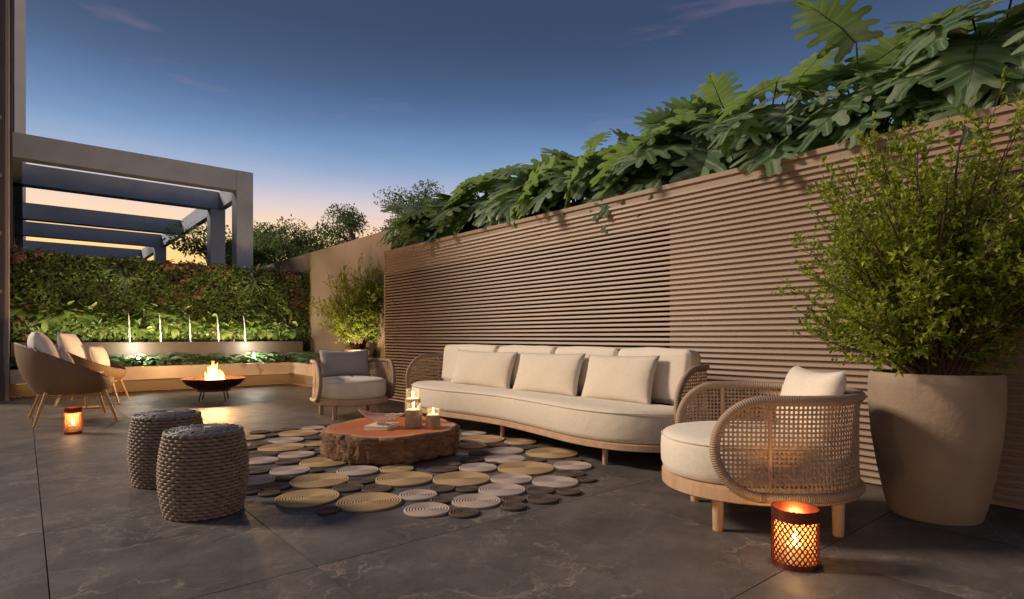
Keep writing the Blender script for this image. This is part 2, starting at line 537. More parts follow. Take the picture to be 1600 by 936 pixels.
def jute(name, c):
    t = NT(name); v = t.coords(rnd=True)
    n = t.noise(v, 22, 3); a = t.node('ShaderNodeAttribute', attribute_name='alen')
    cord = t.mix(a.outputs['Fac'], tuple(x * .42 for x in c), tuple(min(1, x * 1.15) for x in c))  # shade in the grooves between cord turns is put into the colour
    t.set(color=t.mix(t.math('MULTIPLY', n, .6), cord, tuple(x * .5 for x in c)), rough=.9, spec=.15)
    t.bump(n, .6, .003); return t.m
M['T'] = jute('jute_tan', (.50, .355, .19)); M['L'] = jute('cord_mauve_grey', (.51, .42, .36)); M['D'] = jute('cord_dark', (.125, .094, .075))
M['edge'] = jute('cord_edge', (.05, .035, .025))
t = NT('rough_clay'); v = t.coords()
t.set(color=t.ramp(t.noise(v, 4, 6), [(.3, (.24, .18, .13)), (.7, (.32, .245, .178))]), rough=.85)
b = t.bump(t.noise(v, 28, 6, .65), .45, .012); M['clay'] = t.m
M['rust'] = mottled('rusted_steel', (.085, .035, .02), .5, 8, .55, .3, 50, .004, metal=.5)
M['iron'] = mottled('black_iron', (.02, .018, .017), .2, 10, .5, .1)
M['copper'] = mottled('dark_copper', (.20, .055, .035), .25, 14, .35, .1, metal=.85)
t = NT('clear_glass'); M['glass'] = t.set(color=(1, .99, .97), rough=.03, trans=.972, ior=1.45)
t = NT('pink_glass'); v = t.coords()
t.set(color=(.95, .80, .74), rough=.12, trans=.75, ior=1.35); t.bump(t.noise(v, 35, 3), .5, .01); M['bowl'] = t.m
t = NT('water'); M['water'] = t.set(color=(.95, .97, 1), rough=.05, trans=1.0, ior=1.33)
t = NT('falling_water'); t.set(color=(.92, .94, .96), rough=.15, trans=.25, spec=.8); t.bump(t.noise(t.coords(scale=(60, 60, 12)), 1, 4), .6, .01); M['stream'] = t.m
M['wax'] = mottled('wax', (.85, .78, .62), .03, 4, .5, 0, sub=.0)
M['ribbed'] = mottled('ribbed_wood', (.42, .30, .19), .2, 20, .55, .1)
M['cream_book'] = mottled('cream_card', (.72, .64, .50), .04, 5, .6, .05)
M['flame'] = emitter('candle_flame', (1.0, .62, .22), 22)
t = NT('frosted_glass'); tr = t.n.new('ShaderNodeBsdfTranslucent'); tr.inputs[0].default_value = (.85, .62, .34, 1)
tp = t.n.new('ShaderNodeBsdfTransparent'); ms = t.n.new('ShaderNodeMixShader'); ms.inputs[0].default_value = .22
t.link(tp.outputs[0], ms.inputs[1]); t.link(tr.outputs[0], ms.inputs[2]); t.link(ms.outputs[0], t.n['Material Output'].inputs[0]); M['frosted'] = t.m
M['bulb'] = emitter('warm_bulb', (1.0, .62, .26), 16)
M['spotlens'] = emitter('spot_lens', (1.0, .9, .72), 60)
M['led'] = emitter('warm_led', (1.0, .60, .26), 1.6)
# fire: emission fading at the edges of each tongue
t = NT('fire_flame'); tz = t.n.new('ShaderNodeTexCoord'); sx = t.n.new('ShaderNodeSeparateXYZ'); t.link(tz.outputs['Generated'], sx.inputs[0])
col = t.ramp(sx.outputs['Z'], [(0.0, (1.0, .62, .20)), (.45, (1.0, .45, .09)), (1.0, (1.0, .20, .02))])
em = t.node('ShaderNodeEmission', Strength=9.0); t.link(col, em.inputs[0])
tp = t.n.new('ShaderNodeBsdfTransparent'); lw = t.node('ShaderNodeLayerWeight', Blend=.45)
fz = t.math('MULTIPLY', t.ramp(t.noise(t.coords(scale=(9, 9, 5)), 2, 4), [(.3, .55), (.6, 0.0)]), 1.0)
ms = t.n.new('ShaderNodeMixShader'); t.link(t.math('MINIMUM', t.math('ADD', lw.outputs['Facing'], fz), 1.0), ms.inputs[0])
t.link(em.outputs[0], ms.inputs[1]); t.link(tp.outputs[0], ms.inputs[2]); t.link(ms.outputs[0], t.n['Material Output'].inputs[0])
M['fire'] = t.m
# foliage
M['philo'] = leafmat('philodendron_leaf', (.055, .115, .06), (.12, .205, .11), .42, .38, (.28, .35, .26), (.36, .56, .09), (.32, .41, .25))
M['petiole'] = mottled('petiole', (.05, .09, .03), .2, 10, .5, 0)
M['shrub'] = leafmat('shrub_leaf', (.10, .16, .018), (.24, .31, .032), .45, .42, (.46, .52, .05))
M['twig'] = mottled('twig_bark', (.075, .045, .03), .3, 30, .8, .2)
M['ivy'] = leafmat('small_wall_leaf', (.065, .11, .03), (.13, .19, .05), .3, .45, (.19, .25, .07))
M['broad'] = leafmat('broad_wall_leaf', (.045, .09, .022), (.10, .16, .04), .28, .42, (.27, .31, .10))
M['redleaf'] = leafmat('red_wall_leaf', (.16, .07, .06), (.28, .15, .11), .25, .45, (.34, .22, .15))
M['strap'] = leafmat('strap_leaf', (.05, .085, .05), (.12, .17, .10), .25, .4, (.22, .20, .07))
M['bed'] = leafmat('bed_leaf', (.08, .16, .07), (.20, .32, .16), .28, .42, (.44, .52, .36))
M['tree'] = leafmat('tree_leaf', (.06, .095, .035), (.11, .165, .055), .45, .5, (.16, .21, .07))
M['trunk'] = mottled('tree_bark', (.06, .045, .035), .3, 8, .9, .4)

# ================================================================== SETTING
g = MB().box(-300, 300, -300, 600, -1.2, -.06)
tag(g.build('ground', M['ground']), 'dark earth beyond the terrace', None, None, 'structure')
floor = MB().box(-2.0, 4.40, -3.0, 12.75, -.055, -.006).build('terrace_floor', M['grout'], smooth=False)
tag(floor, 'dark grey stone tiled terrace floor with thin joints', None, None, 'structure')
xs = [-1.725, -.825, .075, .977, 1.868, 2.765, 3.66, 4.395]
ys = [-2.81 + 1.325 * i for i in range(11)] + [11.77, 12.72]
ys = sorted(set([round(y, 3) for y in ys if y < 11.6] + [11.765, 12.72]))
tile_me = {}
for i in range(len(xs) - 1):
    for j in range(len(ys) - 1):
        w, h = round(xs[i + 1] - xs[i] - .005, 4), round(ys[j + 1] - ys[j] - .005, 4)
        if (w, h) not in tile_me:
            o = MB().box(-w / 2, w / 2, -h / 2, h / 2, -.012, 0).build('tile', M['tile'], floor, smooth=False)
            tile_me[(w, h)] = o.data
        else:
            o = inst('tile', tile_me[(w, h)], floor)
        o.location = ((xs[i] + xs[i + 1]) / 2, (ys[j] + ys[j + 1]) / 2, 0)

# ---- slatted wall with planter behind its top
WX, WY0, WY1, WH = 4.40, -2.2, 8.44, 2.36
wall = empty('slat_wall', (WX, 3, 0), 0, 'long brown wall of horizontal louvre slats behind the sofa', 'wall')
def wpart(mb, name, mat, **k):
    o = mb.build(name, mat, None, **k); o.location = (0, 0, 0); o.parent = wall
    o.matrix_parent_inverse = Matrix.Translation((-WX, -3, 0)); return o
YS = 3.08     # the louvre in front of the open void runs from here to the far end
wpart(MB().box(WX + .015, WX + .06, WY0, YS, .0, WH - .045), 'backing_panel', M['slat'], smooth=False)
wpart(MB().box(WX + .015, WX + .06, YS, WY1 - .03, WH - .045 * 8, WH - .045), 'backing_panel', M['slat'], smooth=False)
wpart(MB().box(WX + .20, WX + .22, YS, WY1 - .03, 0, WH - .045 * 8), 'void_shade_sheet', M['void'], smooth=False)  # black sheet standing in for the shade behind the open louvre
wpart(MB().box(WX - .004, WX + .30, WY0, WY1, WH - .045, WH, .004), 'top_cap', M['slat'], smooth=False)
wpart(MB().box(WX + .004, WX + .30, WY1 - .03, WY1 - .002, 0, WH - .046, .003), 'end_post', M['slat'], smooth=False)
pitch = .0455
ns = int((WH - .05) / pitch)
prof = [(.034, .027), (.008, .027), (.0035, .025), (-.0035, .004), (-.003, .001), (.000, .0), (.034, .0)]
sl = MB(); n = len(prof)
vv_ = [(WX + px, y, pz) for y in (WY0, WY1 - .032) for px, pz in prof]
sl.add(vv_, [tuple(range(n)), tuple(range(n, 2 * n))[::-1]] + [(k, n + k, n + (k + 1) % n, (k + 1) % n) for k in range(n)])
s0 = wpart(sl, 'slat', M['slat'], smooth=False)
s0.location = (0, 0, .006)
for i in range(1, ns):
    c = s0.copy(); COL.objects.link(c); c.location = (0, 0, .006 + pitch * i)

pl = empty('raised_planter', (4.9, 3, 0), 0, 'brown raised planter box along the back of the slat wall', 'planter')
def ppart(mb, name, mat):
    o = mb.build(name, mat, None, smooth=False); o.parent = pl; o.matrix_parent_inverse = Matrix.Translation((-4.9, -3, 0)); return o
ppart(MB().box(5.62, 5.75, WY0, WY1 + .9, 0, 2.80), 'dark_back_board', M['charcoal'])  # raised and charcoal so its colour gives the shaded depth behind the leaves
ppart(MB().box(4.72, 5.61, WY0, WY1 - .01, 1.7, 2.16), 'soil', M['soil'])
ppart(MB().box(4.72, 4.76, WY0, WY1 - .012, 0, 1.69), 'inner_wall', M['void'])

# ---- plain wall beyond
pw = MB().box(4.98, 5.14, WY1 + .002, 26, 0, 2.91, .004).build('plain_wall', M['plaster'], smooth=False)
tag(pw, 'plain brown plastered wall behind the small potted tree', 'wall')

# ---- living wall
LY = 13.15
lw_ = empty('living_wall', (2.4, LY, 0), 0, 'green planted wall of mixed leaves behind the water basin', 'living wall')
def lpart(mb, name, mat, **k):
    o = mb.build(name, mat, None, **k); o.parent = lw_; o.matrix_parent_inverse = Matrix.Translation((-2.4, -LY, 0)); return o
lpart(MB().box(-.16, 4.96, LY + .06, LY + .2, 0, 2.46), 'backing', M['soil'], smooth=False)
def kite(mb, p, d, nrm, L, W, fold=.25):
    d = d.normalized(); s = d.cross(nrm)
    if s.length < 1e-5: s = d.orthogonal()
    s.normalize(); u = s.cross(d)
    a = p; b = p + d * L; m = p + d * (L * .45)
    l = m + s * W + u * (W * fold); r = m - s * W + u * (W * fold)
    mb.add([a, r, b, l], [(0, 1, 2), (0, 2, 3)])
def oval(mb, p, d, nrm, L, W, fold=.2, droop=.15, n=4, pw_=.8):
    d = d.normalized(); s = d.cross(nrm)
    if s.length < 1e-5: s = d.orthogonal()
    s.normalize(); u = s.cross(d)
    vs = []; fs = []
    for i in range(n + 1):
        tt = i / n
        w = W * math.sin(PI * min(1, tt ** pw_)) if 0 < i < n else (.004 if i else .012 * W / .05)
        c = p + d * (L * tt) - u * (droop * L * tt * tt)
        vs += [c + s * w + u * (w * fold), c, c - s * w + u * (w * fold)]
    for i in range(n):
        q = i * 3
        fs += [(q, q + 1, q + 4, q + 3), (q + 1, q + 2, q + 5, q + 4)]
    mb.add(vs, fs)
rnd = random.Random(3)
def rv(r=rnd): return Vector((r.uniform(-1, 1), r.uniform(-1, 1), r.uniform(-1, 1)))
fo = MB()
for i in range(17000):
    x = rnd.uniform(-.18, 4.97); z = rnd.uniform(.55, 2.5)
    bulge = .05 * math.sin(x * 3.1 + 1) * math.sin(z * 4.3) + .03 * math.sin(x * 9 + z * 7)
    p = Vector((x, LY + rnd.uniform(-.07, .05) - bulge, z + .03 * math.sin(x * 5)))
    d = (Vector((0, -.45, -.25)) + rv() * .75)
    kite(fo, p, d, Vector((0, -.9, .35)) + rv() * .45, rnd.uniform(.045, .085), rnd.uniform(.016, .030))
o = lpart(fo, 'small_leaf_carpet', M['ivy'], smooth=False); tag(o, None, None, None, 'stuff')
def rosette(name, x, z, mat, nl, L, W, up=.25, spread=1.0, oval_n=4, droop=.35):
    mb = MB()
    for k in range(nl):
        th = 2 * PI * k / nl + rnd.uniform(-.3, .3); e = rnd.uniform(.35, 1.0)
        d = Vector((math.cos(th) * spread * e, -rnd.uniform(.35, .8), math.sin(th) * spread * e + up))
        l = L * rnd.uniform(.7, 1.15)
        p = Vector((x + rnd.uniform(-.02, .02), LY - .03, z + rnd.uniform(-.02, .02)))
        oval(mb, p + d.normalized() * l * .2, d, Vector((0, -.5, 1)) + rv() * .25, l, W * rnd.uniform(.8, 1.2), .15, droop, oval_n)
    return lpart(mb, name, mat)
for i in range(44):
    x = -.05 + 4.75 * (i + rnd.uniform(0, 1)) / 44
    z = rnd.choice([rnd.uniform(1.0, 1.2), rnd.uniform(1.15, 1.4), rnd.uniform(1.3, 1.6)])
    rosette('broad_leaf_plant', x, z, M['broad'], rnd.randint(7, 11), rnd.uniform(.15, .23), rnd.uniform(.05, .075))
for cx, cz, n_, sx_, sz_ in ((2.55, 1.98, 7, .25, .22), (2.9, 2.38, 6, .4, .08), (2.15, 2.40, 4, .25, .06), (.05, 2.42, 5, .22, .06), (-.05, 1.55, 3, .1, .2),
                             (4.75, 1.85, 6, .15, .25), (4.5, 2.4, 3, .2, .05), (3.15, 1.08, 6, .3, .12), (2.5, 1.3, 3, .15, .1), (2.05, 1.75, 3, .15, .1), (-.02, 1.15, 3, .08, .2)):
    for k in range(n_):
        rosette('red_leaf_plant', cx + rnd.uniform(-sx_, sx_), cz + rnd.uniform(-sz_, sz_), M['redleaf'], 11, .10, .032, .1)
for cx, cz in ((1.35, 2.28), (3.82, 2.30), (1.48, 2.1), (3.75, 2.12), (4.6, 1.6)):
    rosette('strap_leaf_plant', cx, cz, M['strap'], 18, .28, .024, .25, 1.0, 6, .45)
for i in range(12):
    rosette('strap_leaf_plant', rnd.uniform(0, 4.7), rnd.uniform(1.0, 1.25), M['strap'], 9, .24, .016, .5, .6, 5, .4)

# ---- water basin in front of the living wall
ba = empty('water_basin', (2.25, 12.9, 0), 0, 'long dark bronze water basin below the living wall', 'basin')
def bpart(mb, name, mat, **k):
    o = mb.build(name, mat, None, **k); o.parent = ba; o.matrix_parent_inverse = Matrix.Translation((-2.25, -12.9, 0)); return o
bpart(MB().box(-.17, 4.69, 12.74, 12.78, 0, .90, .004), 'front_wall', M['basin'], smooth=False)
bpart(MB().box(4.65, 4.688, 12.782, 13.07, 0, .898, .004), 'end_wall', M['basin'], smooth=False)
bpart(MB().box(-.165, 4.648, 13.02, 13.07, 0, .895), 'rear_wall', M['basin'], smooth=False)
bpart(MB().box(-.165, 4.648, 12.782, 13.018, .3, .84), 'water', M['basin'], smooth=False)
for i, x in enumerate((1.51, 2.01, 2.52, 3.03, 3.54)):
    root = empty('water_stream', (x, 12.9, .84), 0, 'thin lit water jet over the basin, %s of five from the lounge chairs' % ('first', 'second', 'third', 'fourth', 'fifth')[i], 'water jet')
    path = [(-.012 + .010 * q, .17 - .17 * (q ** .55), .60 - .60 * q * q * .95 - .02 * q) for q in [k / 14 for k in range(15)]]
    rad = [.009 + .002 * math.sin(k * 2.1 + i) for k in range(15)]
    MB().tube(path, rad, 8).build('jet', M['stream'], root)
    MB().tube([(-.012, .24, .6), (-.012, .15, .6)], .02, 10).build('spout', M['iron'], root)
    up = MB().lathe([(.03, .0), (.03, .02), (.022, .024)], 12, (.08, -.03)).build('underwater_lamp', M['iron'], root)
    lamp('basin_light', 'SPOT', (.08, -.085, .05), 9, (1.0, .80, .45), .03, root, (0, .30, 1), 150, .8)

strip = bpy.data.lights.new('basin_led', 'AREA'); strip.shape = 'RECTANGLE'; strip.size = 4.6; strip.size_y = .03
strip.energy = 40; strip.color = (1.0, .82, .48); strip.spread = math.radians(150)
so_ = bpy.data.objects.new('basin_led', strip); COL.objects.link(so_); so_.location = (2.25, 12.815, .872)
so_.rotation_euler = Vector((0, -.08, -1)).to_track_quat('Z', 'Y').to_euler()
bpart(MB().box(-.05, 4.55, 12.79, 12.84, .845, .866, .003), 'light_channel', M['iron'], smooth=False)
# ---- marble bench round the planting bed
be = empty('marble_bench', (4.2, 12.3, 0), 0, 'L-shaped floating beige marble bench edging the planting bed', 'bench')
def epart(mb, name, mat, **k):
    o = mb.build(name, mat, None, **k); o.parent = be; o.matrix_parent_inverse = Matrix.Translation((-4.2, -12.3, 0)); return o
epart(MB().box(-.18, 4.238, 12.2, 12.42, .24, .47, .005), 'marble_slab', M['marble'], smooth=False)
epart(MB().box(4.24, 4.43, 8.46, 12.42, .24, .47, .005), 'marble_slab', M['marble'], smooth=False)
epart(MB().box(-.18, 4.62, 12.56, 12.70, 0, .40), 'recess_wall', M['recess'], smooth=False)
epart(MB().box(4.395, 4.47, 8.46, 12.55, 0, .239), 'recess_wall', M['recess'], smooth=False)
epart(MB().box(-.15, 4.25, 12.43, 12.555, .245, .38), 'bed_kerb', M['soil'], smooth=False)
epart(MB().box(-.1, 4.30, 12.475, 12.495, .222, .236), 'led_strip', M['led'], smooth=False)
epart(MB().box(4.345, 4.365, 8.6, 12.40, .222, .236), 'led_strip', M['led'], smooth=False)
epart(MB().box(4.44, 4.975, 8.46, 12.7, .25, .43), 'soil', M['soil'], smooth=False)
epart(MB().box(-.15, 4.43, 12.425, 12.735, .385, .44), 'soil', M['soil'], smooth=False)
gv = MB()
for i in range(1500):
    if i % 3: p = Vector((rnd.uniform(-.15, 4.35), rnd.uniform(12.40, 12.55), .012))
    else: p = Vector((rnd.uniform(4.30, 4.39), rnd.uniform(8.5, 12.5), .012))
    r = rnd.uniform(.012, .024)
    gv.add([p + Vector((r, 0, 0)), p + Vector((0, r, 0)), p + Vector((-r, 0, 0)), p + Vector((0, -r, 0)), p + Vector((0, 0, r * .8)), p - Vector((0, 0, r * .5))],
           [(0, 1, 4), (1, 2, 4), (2, 3, 4), (3, 0, 4), (1, 0, 5), (2, 1, 5), (3, 2, 5), (0, 3, 5)])
tag(gv.build('gravel', M['gravel'], smooth=False), 'strip of small pebbles in the recess under the marble bench', None, None, 'stuff')

# bed plants
_o = 'first second third fourth fifth sixth seventh eighth ninth tenth eleventh twelfth thirteenth fourteenth fifteenth sixteenth seventeenth eighteenth nineteenth twentieth'.split()
ORD = _o + ['twenty-' + q for q in _o[:9]] + ['thirtieth']
bp_me = []
for k in range(4):
    mb = MB(); r = random.Random(40 + k)
    for i in range(20):
        th = r.uniform(0, 2 * PI); el = r.uniform(.3, 1.1)
        d = Vector((math.cos(th) * math.cos(el), math.sin(th) * math.cos(el), math.sin(el)))
        st = d * r.uniform(.03, .09) + Vector((0, 0, .03))
        mb.tube([(0, 0, 0), tuple(st)], .004, 4)
        d2 = Vector((d.x, d.y, d.z * .35))
        oval(mb, st, d2, Vector((0, 0, 1)) + rv(r) * .3, r.uniform(.12, .2), r.uniform(.028, .042), .3, .35, 5)
    o = mb.build('bed_plant', M['bed']); bp_me.append(o.data); bpy.data.objects.remove(o)
spots = [(-.02 + .148 * i + rnd.uniform(-.03, .03), 12.56 + rnd.uniform(-.04, .07)) for i in range(30)] + \
        [(4.68 + rnd.uniform(-.1, .12), 10.55 + .16 * i) for i in range(12)]
for i, (x, y) in enumerate(spots):
    o = inst('bed_plant', bp_me[i % 4], None); o.location = (x, y, .435); o.rotation_euler = (0, 0, rnd.uniform(0, 6)); s = rnd.uniform(1.5, 2.0); o.scale = (s, s, s)
    tag(o, 'leafy green bed plant behind the bench, %s from the house corner' % ORD[i] if i < 30 else
        'leafy green bed plant beside the plain wall, %s from the small potted tree' % ORD[i - 30], 'plant', 'leafy plants in the bench bed')
for i, (x, lab) in enumerate(((1.58, 'bright garden spotlight among the bed plants next to the lounge chairs'), (3.57, 'bright garden spotlight among the bed plants behind the fire bowl'))):
    root = empty('garden_spotlight', (x, 12.44, .44), 0, lab, 'spotlight', 'garden spotlights in the bench bed')
    MB().tube([(0, 0, 0), (0, 0, .16)], .008, 8).build('spike', M['iron'], root)
    MB().tube([(0, .05, .19), (0, -.03, .175)], .026, 14).build('housing', M['iron'], root)
    MB().tube([(0, -.0305, .1749), (0, -.034, .1743)], .023, 14).build('lens', M['spotlens'], root)
    lamp('spot_glow', 'POINT', (0, -.06, .36), 14, (1, .90, .72), .025, root)

# ---- pergola behind the living wall
pg = empty('pergola', (3.8, 14, 0), 0, 'grey concrete pergola frame with beams above the living wall', 'pergola')
def gpart(mb, name):
    o = mb.build(name, M['concrete'], None, smooth=False); o.parent = pg; o.matrix_parent_inverse = Matrix.Translation((-3.8, -14, 0)); return o
for i, (y, xe) in enumerate(((14.0, 3.654), (16.4, 3.848), (21.15, 3.848), (24.6, 3.848), (29.4, 3.848))):
    gpart(MB().box(-.22, xe, y, y + .32, 4.29, 4.74, .006), 'beam')
for a, b_ in ((14.402, 31.0),):
    gpart(MB().box(3.85, 4.008, a, b_, 4.292, 4.738, .006), 'side_beam')
gpart(MB().box(3.656, 4.01, 14.0, 14.40, 0, 4.742, .006), 'column')
for y in (16.4, 24.6):
    gpart(MB().box(3.656, 4.01, y + .002, y + .38, 0, 4.288, .006), 'column')
gpart(MB().box(-.22, -.03, 14.34, 31, 4.29, 4.74, .006), 'side_beam')
gpart(MB().box(-.22, -.06, 29.4, 29.7, 0, 4.28, .006), 'column')

# ---- corner of the house at the left
hs = empty('house_corner', (-1, 12.2, 0), 0, 'tall dark house corner with pale vertical fins at the edge', 'building')
def hpart(mb, name, mat):
    o = mb.build(name, mat, None, smooth=False); o.parent = hs; o.matrix_parent_inverse = Matrix.Translation((1, -12.2, 0)); return o
hpart(MB().box(-.80, -.235, 12.0, 12.8, -.05, 6.7, .01), 'corner_wall', M['charcoal'])
hpart(MB().box(-.233, -.185, 12.02, 12.75, -.05, 6.7, .004), 'fin', M['taupe'])
hpart(MB().box(-.80, -.24, 12.802, 30, -.05, 7.2), 'side_wall', M['charcoal'])
hpart(MB().box(-.6, -.19, 19.0, 19.3, -.05, 11, .01), 'dark_pier', M['charcoal'])
hpart(MB().box(-.5, .05, 31.2, 31.6, -.05, 22, .01), 'white_fin', M['white_wall'])
hpart(MB().box(-.42, -.16, 13.4, 13.7, -.05, 7.6, .01), 'dark_pier', M['charcoal'])
for k in range(4):
    hpart(MB().tube([(-.30, 11.985, 1.7 + .9 * k), (-.30, 12.0, 1.7 + .9 * k)], .035, 16), 'wall_stud', M['taupe'])

# ---- trees beyond the walls
def make_tree(name, loc, H, R, label, seed, nl=11000, ls=.13, shape=1.0):
    r = random.Random(seed)
    root = empty(name, loc, 0, label, 'tree', 'trees beyond the walls')
    tb = MB(); cr_ = MB(); tips = []
    tb.tube([(0, 0, 0), (r.uniform(-.1, .1), r.uniform(-.1, .1), H * .3), (r.uniform(-.2, .2), r.uniform(-.2, .2), H * .6)], [.045 * H, .032 * H, .018 * H], 8)
    for i in range(16):
        a = r.uniform(0, 2 * PI); z0 = H * r.uniform(.25, .5); zz = H * r.uniform(.5, .93)
        rad = R * r.uniform(.45, 1.0) * math.sqrt(max(.1, 1 - ((zz / H - .62) / .42) ** 2))
        tip = Vector((math.cos(a) * rad, math.sin(a) * rad, zz))
        mid = Vector((math.cos(a) * rad * .4, math.sin(a) * rad * .4, (z0 + zz) / 2 + .1 * H))
        tb.tube([(0, 0, z0), tuple(mid), tuple(tip)], [.014 * H, .008 * H, .003 * H], 5)
        tips.append((tip, R * r.uniform(.24, .42)))
        tips.append((mid + Vector((0, 0, .1 * H)), R * r.uniform(.2, .36)))
    for i in range(nl):
        c, q = r.choice(tips)
        d = rv(r); d = d.normalized() * (r.random() ** .4)
        p = c + Vector((d.x * q, d.y * q, d.z * q * .62 * shape))
        kite(cr_, p, rv(r) + Vector((0, 0, -.2)), Vector((0, 0, 1)) + rv(r) * .6, ls * r.uniform(.6, 1.2), ls * .24)
    tb.build('trunk', M['trunk'], root); cr_.build('crown', M['tree'], root, smooth=False)
T_ = [((5.0, 19.0), 4.5, 1.9, 'feathery green tree right next to the pergola column'), ((6.7, 22.5), 5.6, 2.3, 'rounded feathery tree between pergola and taller trees'),
      ((8.6, 22.5), 5.7, 2.2, 'tallest feathery tree rising above the plain brown wall'), ((10.2, 21.5), 6.5, 2.0, 'dark airy tree behind the end of the leafy planter'),
      ((12.0, 21.0), 7.9, 2.3, 'dark tall tree partly hidden by the philodendron leaves'), ((5.8, 33), 4.0, 2.2, 'small far tree seen between the pergola columns')]
for i, ((x, y), H, R, lab) in enumerate(T_):
    make_tree('background_tree', (x, y, -.06), H, R, lab, 60 + i)

# ================================================================== FURNITURE
def cane_shell(root, path, z0, z1, pitch, tr, uprights, flare=0.0):
    """woven cane panel on a U-shaped plan with rounded ends, its wrapped rail round it"""
    P = [Vector(p) for p in path]
    cum = [0.0]
    for i in range(1, len(P)): cum.append(cum[-1] + (P[i] - P[i - 1]).length)
    L = cum[-1]
    def at(s):
        s = max(0, min(L, s))
        for i in range(1, len(P)):
            if cum[i] >= s:
                t_ = (s - cum[i - 1]) / max(1e-9, cum[i] - cum[i - 1])
                a = P[i - 1].lerp(P[i], t_); tt = (P[i] - P[i - 1]).normalized()
                return a, Vector((tt.x, tt.y, 0)), Vector((tt.y, -tt.x, 0))
    zc = (z0 + z1) / 2; rr = (z1 - z0) / 2
    def half(s):
        t_ = min(s, L - s)
        return rr if t_ >= rr else math.sqrt(max(0, rr * rr - (rr - t_) ** 2))
    def pt(s, z, off=0.0):
        a, tg, nr = at(s)
        w = flare * ((z - zc) / rr) ** 2 + off
        return Vector((a.x, a.y, z)) + nr * w
    mb = MB()
    nz_ = int((z1 - z0) / pitch); nsn = int(L / pitch)
    W, T = pitch * .27, .0022
    for i in range(1, nsn):
        s = i * L / nsn; h = half(s)
        if h < .02: continue
        a, tg, nr = at(s)
        js = [j for j in range(nz_ * 2 + 1) if abs(z0 + j * (z1 - z0) / (nz_ * 2) - zc) < h - .004]
        path_ = [pt(s, z0 + j * (z1 - z0) / (nz_ * 2), .0024 * math.cos(PI * (j / 2.0 + i))) for j in js]
        if len(path_) < 2: continue
        path_ = [pt(s, zc - h)] + path_ + [pt(s, zc + h)]
        mb.tube(path_, W * 1.2, 4, False, False, nr, .35)
    for j in range(1, nz_):
        z = z0 + j * (z1 - z0) / nz_
        dz = abs(z - zc); s0_ = rr - math.sqrt(max(0, rr * rr - dz * dz))
        ii = [i for i in range(nsn * 2 + 1) if s0_ < i * L / (nsn * 2) < L - s0_]
        path_ = [pt(i * L / (nsn * 2), z, -.0024 * math.cos(PI * (i / 2.0 + j))) for i in ii]
        ups = [at(i * L / (nsn * 2))[2] for i in ii]
        if len(path_) > 1: mb.tube(path_, W * 1.2, 4, False, False, ups, .35)
    o = mb.build('cane_weave', M['cane'], root, smooth=False); o['kind'] = 'stuff'
    # rail
    ring = []
    k = int((L - 2 * rr) / .03)
    ring += [pt(rr + (L - 2 * rr) * i / k, z0) for i in range(k)]
    ring += [pt(L - rr + rr * math.sin(PI * i / 26), zc - rr * math.cos(PI * i / 26)) for i in range(26)]
    ring += [pt(L - rr - (L - 2 * rr) * i / k, z1) for i in range(k)]
    ring += [pt(rr - rr * math.sin(PI * i / 26), zc + rr * math.cos(PI * i / 26)) for i in range(26)]
    MB().tube(ring, tr, 12, True).build('wrapped_rail', M['rattan'], root, angle=180, alen=True)
    for s in uprights:
        h = half(s)
        MB().tube([pt(s, zc - h, -.012), pt(s, zc + h, -.012)], .011, 8).build('upright', M['frame'], root)

def ell(rx, ry, n=56, c=(0, 0), p=2.0):
    out = []
    for k in range(n):
        th = 2 * PI * k / n; cx_, sy_ = math.cos(th), math.sin(th)
        out.append((c[0] + rx * math.copysign(abs(cx_) ** (2 / p), cx_), c[1] + ry * math.copysign(abs(sy_) ** (2 / p), sy_)))
    return out

def armchair(loc, face, label, back_fab):
    """round cane tub chair, facing local +X"""
    root = empty('cane_armchair', (*loc, 0), math.atan2(face[1], face[0]), label, 'armchair', 'round cane armchairs')
    base = ell(.505, .445, 64, (.03, 0), 2.15)
    MB().outline(base, [(.012, .174), (0, .182), (0, .242), (.012, .25)]).build('seat_frame', M['frame'], root)
    cu = ell(.48, .405, 64, (.055, 0), 2.25)
    MB().outline(cu, [(.035, .2505), (.008, .262), (-.004, .30), (-.006, .36), (-.004, .42), (.004, .447), (.018, .463), (.045, .475), (.09, .484), (.16, .492), (.28, .498), (.40, .50)]).build('seat_cushion', M['fabric'], root, angle=180)
    pip = [(p[0], p[1], .4465) for p in cu]
    MB().tube(pip, .004, 6, True).build('piping', M['fabric_warm'], root)
    for x, y in ((.30, .27), (.30, -.27), (-.28, .30), (-.28, -.30)):
        MB().lathe([(.024, 0), (.026, .004), (.030, .172), (.030, .180)], 16, (x, y)).build('leg', M['frame'], root)
    path = [(.36 - .36 * i / 8, .45, 0) for i in range(8)] + [(-.47 * math.sin(PI * i / 40), .45 * math.cos(PI * i / 40), 0) for i in range(41)] + [(.36 * (i + 1) / 8, -.45, 0) for i in range(8)]
    cane_shell(root, path, .222, .692, .0215, .025, (.26, .95, 1.45, 1.9), .012)
    mt = Matrix.Translation((-.255, .0, .655)) @ Matrix.Rotation(math.radians(-16), 4, 'Y') @ Matrix.Rotation(PI / 2, 4, 'Z')
    MB().pillow(.325, .185, .10, mt, 18, 5, .02).build('back_pillow', back_fab, root, angle=180)
    return root
armchair((3.15, 1.60), (-.70, .71), 'round cane armchair with cream cushions beside the big clay pot', M['fabric'])
armchair((3.18, 7.0), (-.16, -.985), 'round cane armchair with grey back pillow between sofa and fire bowl', M['fabric_grey'])

